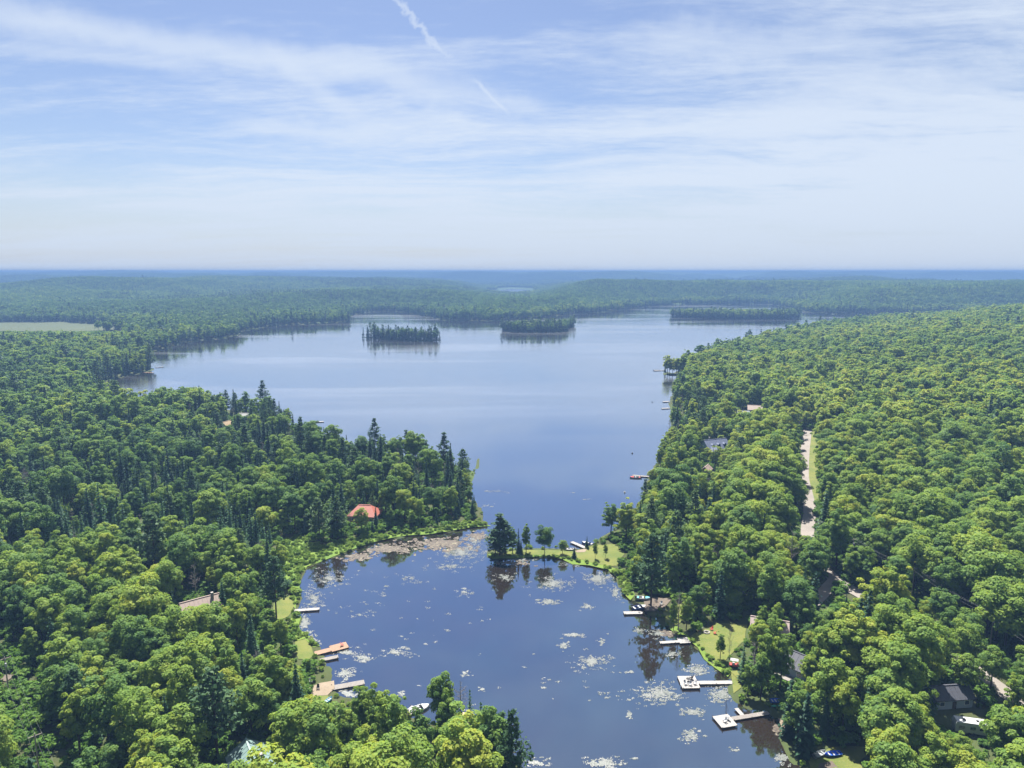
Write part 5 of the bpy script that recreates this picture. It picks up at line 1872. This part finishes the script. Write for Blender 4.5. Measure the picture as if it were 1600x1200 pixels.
for wx in (-0.45, 0.45):
    for s in (-1, 1):
        MB().tube((wx, s * 1.05, 0.36), (wx, s * 1.25, 0.36), 0.36, k=12).build('wheel', M_BLACK, tr_)
for wx, ww in ((-1.2, .6), (1.4, .5)):
    MB().box((wx, 0, 2.94), (ww, ww, 0.16)).build('roof_vent', M_BLACK, tr_)
MB().tube((3.1, 0, .5), (4.2, 0, .5), 0.06, k=5).build('hitch', M_BLACK, tr_)

# --- golf cart near the lawn
cx0, cy0, cz0 = Gt(1147, 1042)
gc = thing('utility_cart', 'small cart with a white canopy parked by the pond bank', 'cart', (cx0, cy0, cz0 + 0.1), R(-20))
MB().box((0, 0, .45), (2.3, 1.15, .30)).box((.85, 0, .75), (.5, 1.1, .35)).build('body', M_RED, gc)
MB().box((-.2, 0, .78), (.55, 1.1, .3)).build('seat', M_GREYV, gc)
MB().box((0, 0, 1.85), (1.9, 1.25, .07)).build('canopy', M_WHITE, gc)
for sx_ in (-1, 1):
    for sy_ in (-1, 1):
        MB().tube((sx_ * .8, sy_ * .55, .6), (sx_ * .8, sy_ * .55, 1.85), .025, k=5).build('canopy_post', M_ALU, gc)
        MB().tube((sx_ * .75, sy_ * .48, .24), (sx_ * .75, sy_ * .62, .24), .24, k=10).build('wheel', M_BLACK, gc)

# --- docks round the pond
dock('narrow pale dock below the dry lawn', (458, 954), (499, 951), 1.5, M_DOCKW)
d2, L2 = dock('tan wooden platform dock with a red chair', (492, 1021), (517, 1014.5), 2.0, M_CEDARW)
deck_part(d2, 4.6, 3.3, M_CEDARW, L2 - 0.05, 0.2, 0.44, 0.3, 'platform_planks')
posts(d2, [(L2 + 0.2, 1.8), (L2 + 4.3, 1.8), (L2 + 4.3, -1.4)])
ppt = d2.matrix_basis @ Vector((L2 + 3.1, 0.2, 0.47))
chair('red chair on the tan platform dock', ppt, R(20), M_RED)
dock('short grey dock just below the tan platform dock', (500, 1031.5), (528.5, 1025.5), 1.5, M_DOCK)
dock('long grey dock running out from the sandy patch', (517, 1075), (569.5, 1065.5), 2.0, M_DOCK)
dock('pale dock beside the white boat', (633, 1119), (648, 1104), 1.8, M_DOCKW)
x, y = G(655, 1107, 0.3)
motor_boat('white motor boat moored off the bottom woods', (x, y, -0.22), R(28), 5.2, 2.3)
x, y, z = Gt(658, 1151)
row_boat('upturned pale canoe shaped boat lying in the bottom woods', (x, y, z + 0.25), R(22), M_WHITE, 3.8, 1.1)
x, y, z = Gt(514, 1096)
row_boat('small teal boat on the little lawn', (x, y, z + 0.15), R(65), M_TEAL, 2.2, 1.0, M_WHITE)
dock('white dock beside the boat landing', (1004, 957), (974.5, 957.5), 1.7, M_DOCKW)
x, y = G(999, 949, 0.3)
motor_boat('blue and white motor boat tied at the landing', (x, y, -0.2), R(20), 4.8, 2.0, M_NAVY, M_WHITE)
x, y, z = Gt(1005, 937)
motor_boat('boat with a teal cover pulled up on the landing', (x, y, z + 0.05), R(-8), 4.4, 1.8, M_WHITE, M_TEAL)
d8, L8 = dock('pale dock with a square landing below the wide lawn', (1077, 1001), (1031, 1004), 1.2, M_DOCKW)
deck_part(d8, 3.0, 2.9, M_DOCKW, 0.0, -0.3, 0.45, 0.3, 'landing_planks')
d9, L9 = dock('pale walkway dock ending in a white furnished platform', (1145, 1066), (1090, 1066.5), 1.4, M_DOCKW)
deck_part(d9, 4.4, 5.2, M_DOCKW, L9 - 0.05, -0.2, 0.46, 0.3, 'platform_planks')
posts(d9, [(L9 + .2, 2.5), (L9 + .2, -2.9), (L9 + 4.2, 2.5), (L9 + 4.2, -2.9)])
for i, (cx_, cy_, a_) in enumerate(((1.0, 0.9, 200), (2.2, 1.3, 240), (3.2, 1.0, 300), (1.2, -1.4, 120))):
    p = d9.matrix_basis @ Vector((L9 + cx_, cy_, 0.49))
    chair(['grey chair nearest the walkway on the furnished platform', 'middle grey chair on the furnished platform', 'grey chair at the outer edge of the furnished platform', 'dark chair apart from the others on the furnished platform'][i],
          p, R(a_), M_GREYV if i < 3 else M_BLACK)
table('round dark table on the furnished platform', d9.matrix_basis @ Vector((L9 + 2.2, -0.4, 0.49)), M_BLACK)
MB().box((L9 + 4.45, 1.2, 0.1), (0.12, 0.5, 1.3)).build('ladder', M_ALU, d9)
d10, L10 = dock('grey walkway dock ending in a bare white square platform', (1201, 1113.5), (1143, 1123), 1.3, M_DOCK)
deck_part(d10, 3.9, 4.2, M_DOCKW, L10 - 0.05, 0.4, 0.47, 0.3, 'platform_planks')
posts(d10, [(L10 + .2, 2.6), (L10 + .2, -1.8), (L10 + 3.7, 2.6), (L10 + 3.7, -1.8)])
deck_part(d10, 1.0, 2.6, M_DOCKW, L10 - 3.6, -1.9, 0.44, 0.3, 'finger_planks')
for i, (cx_, cy_, a_) in enumerate(((1.2, 0.2, 150), (2.2, 0.9, 210))):
    p = d10.matrix_basis @ Vector((L10 + cx_, cy_, 0.50))
    chair(['white chair nearer the walkway on the bare square platform', 'white chair in the middle of the bare square platform'][i], p, R(a_), M_GREYV)
dock('dock with a dark finger on the open lake behind the spit', (915, 856), (893, 846.5), 1.6, M_DOCKW)
x, y = G(909, 851, 0.2)
motor_boat('dark boat moored at the dock behind the spit', (x + 2.2, y + 1.0, -0.2), R(150), 4.6, 1.9, M_NAVY, M_GREYV)
x, y, z = Gt(892.5, 860)
row_boat('white rowing boat drawn up on the spit', (x, y, z + 0.2), R(4), M_WHITE, 4.2, 1.6)
# --- docks on the open lake
d12, L12 = dock('pale dock with a moored boat on the right lake shore', (1014, 744.5), (988, 742.5), 1.8, M_DOCK)
x, y = G(992, 744.5, 0.3)
motor_boat('red striped boat at the end of the right lake shore dock', (x, y - 1.6, -0.2), R(175), 5.5, 2.2, M_WHITE, M_RED)
dock('thin pale dock off the left headland', (480, 659.5), (506, 658.5), 2.0, M_DOCKW)
FARD = [((1040, 578), (1022, 579), 'dark dock off the far right headland'), ((1046, 627), (1036, 627.5), 'small dock upper of two below the far headland'), ((1046, 637.5), (1034, 638), 'small dock lower of two below the far headland'),
        ((205, 555), (226, 554.5), 'tan dock inside the left bay'), ((212, 549.5), (232, 549), 'tan dock at the mouth of the left bay'), ((247, 543.5), (258, 545.5), 'reddish dock on the left far shore'),
        ((265, 536.5), (273, 537), 'pale dock between two boathouses on the left far shore'), ((283, 533.5), (292, 533), 'white dock further along the left far shore'), ((330, 530), (342, 529.8), 'white dock below dark trees on the left far shore'),
        ((215, 582), (240, 582.3), 'long tan dock along the left wooded point'), ((243, 574), (255, 573), 'thin dock at the tip of the left wooded point'), ((353, 527), (368, 526.5), 'white dock at the end of the left far point')]
for p0, p1, lab in FARD:
    dock(lab, p0, p1, 2.2, M_DOCKW if 'tan' not in lab and 'red' not in lab else M_CEDARW, z=0.5, post_step=6)
x, y = G(1025, 578.5, 0.3)
motor_boat('dark boat at the far right headland dock', (x, y, -0.2), R(185), 6, 2.3, M_NAVY, M_GREYV)
for px, py, lab in ((920, 708, 'small dark buoy in the middle of the lake'), (1019, 628, 'small dark buoy off the far right headland'), (976, 769, 'pale buoy near the right shore')):
    x, y = G(px + (68 if px == 920 else 0), py, 0.2)
    b_ = thing('buoy', lab, 'buoy', (x, y, 0.0))
    MB().tube((0, 0, -0.3), (0, 0, 0.35), 0.45, 0.45, 10).build('float', M_BLACK if 'dark' in lab else M_WHITE, b_)
    MB().tube((0, 0, 0.35), (0, 0, 0.95), 0.16, 0.10, 8).build('top_post', M_WHITE, b_)

# --- small craft and odds on the shore
x, y, z = Gt(1212, 1098)
row_boat('blue plastic pedal boat under the trees by the far walkway', (x, y, z + 0.2), R(5), M_BLUE, 2.6, 1.5, M_WHITE)
x, y, z = Gt(1214, 1105)
kayak('green kayak beside the blue pedal boat', (x, y, z + 0.1), R(2), M_GREENP)
x, y, z = Gt(1281, 1181)
row_boat('grey aluminium rowing boat on the shaded grass', (x, y, z + 0.15), R(28), M_ALU, 3.6, 1.4)
x, y, z = Gt(1301, 1181)
row_boat('bright blue rowing boat on the shaded grass', (x, y, z + 0.15), R(190), M_BLUE, 3.8, 1.4, M_WHITE)
x, y, z = Gt(1104, 989)
fp = thing('fire_ring', 'stone fire ring on the wide lawn', 'fire ring', (x, y, z + 0.12))
for i in range(11):
    a = i * 2 * math.pi / 11
    MB().box((0.75 * math.cos(a), 0.75 * math.sin(a), 0.12), (0.36, 0.30, 0.30), a).build('stone', M_STONE, fp)
MB().tube((-0.3, 0, 0.1), (0.3, 0.1, 0.18), 0.07, k=6).tube((0, -0.3, 0.1), (0.05, 0.3, 0.2), 0.07, k=6).build('charred_logs', M_BLACK, fp)
for i, (dx, dy, lab) in enumerate(((-1.9, 0.6, 'red chair at the water side of the fire ring'), (1.7, 1.2, 'red chair behind the fire ring'), (2.0, -0.9, 'dark red chair nearest the trees by the fire ring'), (-0.8, 2.0, 'pale chair beyond the fire ring'))):
    chair(lab, (x + dx, y + dy, z + 0.13), math.atan2(-dy, -dx), M_RED if i < 3 else M_WHITE)
for i, (px, py, lab) in enumerate(((1025, 941, 'dark chair on the gravel landing'), (1033, 946, 'pale chair on the gravel landing'), (497, 1078, 'dark chair on the sandy patch by the long dock'), (486, 1068, 'white chair in the shade behind the sandy patch'))):
    x, y, z = Gt(px, py)
    chair(lab, (x, y, z + 0.18), R(200 + 40 * i), M_WHITE if 'white' in lab or 'pale' in lab else M_BLACK)

# --- power lines
def power_line(pts, labels, wire_label, h=10.5):
    tops = []
    pts = [Vector(p) for p in pts]
    for i, p in enumerate(pts):
        d = (pts[min(i + 1, len(pts) - 1)] - pts[max(i - 1, 0)])
        a = math.atan2(d.y, d.x)
        r = thing('utility_pole', labels[i], 'pole', p, a)
        MB().tube((0, 0, -0.5), (0, 0, h), 0.17, 0.11, 8).build('pole_shaft', M_POLE, r)
        MB().box((0, 0, h - 0.45), (0.11, 2.4, 0.13)).build('crossarm', M_POLE, r)
        offs = (-1.1, 0.0, 1.1)
        for o_ in offs:
            MB().tube((0, o_, h - 0.38), (0, o_, h - 0.14) if o_ else (0, o_, h + 0.18), 0.05, 0.035, 6).build('insulator', M_GREYV, r)
        if i % 2 == 1:
            MB().tube((0.3, 0, h - 2.4), (0.3, 0, h - 1.5), 0.24, k=10).build('transformer', M_GREYV, r)
        n_ = Vector((-math.sin(a), math.cos(a), 0))
        tops.append([p + n_ * o_ + Vector((0, 0, h - 0.12 if o_ else h + 0.2)) for o_ in offs])
    for c in range(3):
        b = MB()
        for A, B in zip(tops[:-1], tops[1:]):
            k = 12
            q = [A[c].lerp(B[c], t / k) - Vector((0, 0, 1.1 * 4 * (t / k) * (1 - t / k))) for t in range(k + 1)]
            for u, v_ in zip(q[:-1], q[1:]):
                b.raw(*tube(u, v_, 0.012, 0.012, 3))
        tag(b.build('power_wire', M_WIRE), wire_label[c], 'wire')


power_line(POLE_R, ['pole where the line leaves the gravel road', 'pole half hidden above the driveway', 'pole with crossarm standing clear among the right slope maples', 'pole further down the right power line', 'last pole of the right power line'],
           ['outer wire of the right power line', 'top wire of the right power line', 'inner wire of the right power line'])
power_line(POLE_L, ['far pole of the left power line', 'pole by the gravel track in the left clearing', 'near pole in the left clearing', 'last pole of the left power line'],
           ['outer wire over the left clearing', 'top wire over the left clearing', 'inner wire over the left clearing'], 9.5)

# ------------------------------------------------------------------ the air
def build_haze():
    X, Y0, Y1, Z0, Z1 = 30000.0, -700.0, 28500.0, -8.0, 108.0
    V = [(x, y, z) for z in (Z0, Z1) for x, y in ((-X, Y0), (X, Y0), (X, Y1), (-X, Y1))]
    F = [(3, 2, 1, 0), (4, 5, 6, 7), (0, 1, 5, 4), (1, 2, 6, 5), (2, 3, 7, 6), (3, 0, 4, 7)]
    m, t = mat('summer_haze')
    v = t.n('ShaderNodeVolumePrincipled', {'Color': (0.155, 0.27, 0.50, 1), 'Density': HAZE, 'Anisotropy': 0.0})
    t.n('ShaderNodeOutputMaterial', {'Volume': v.outputs[0]})
    tag(link('haze', mesh_np('haze', V, F, [m])), 'thin blue summer haze over the far hills', 'haze', kind='stuff')


HAZE = 3.0e-4
build_haze()
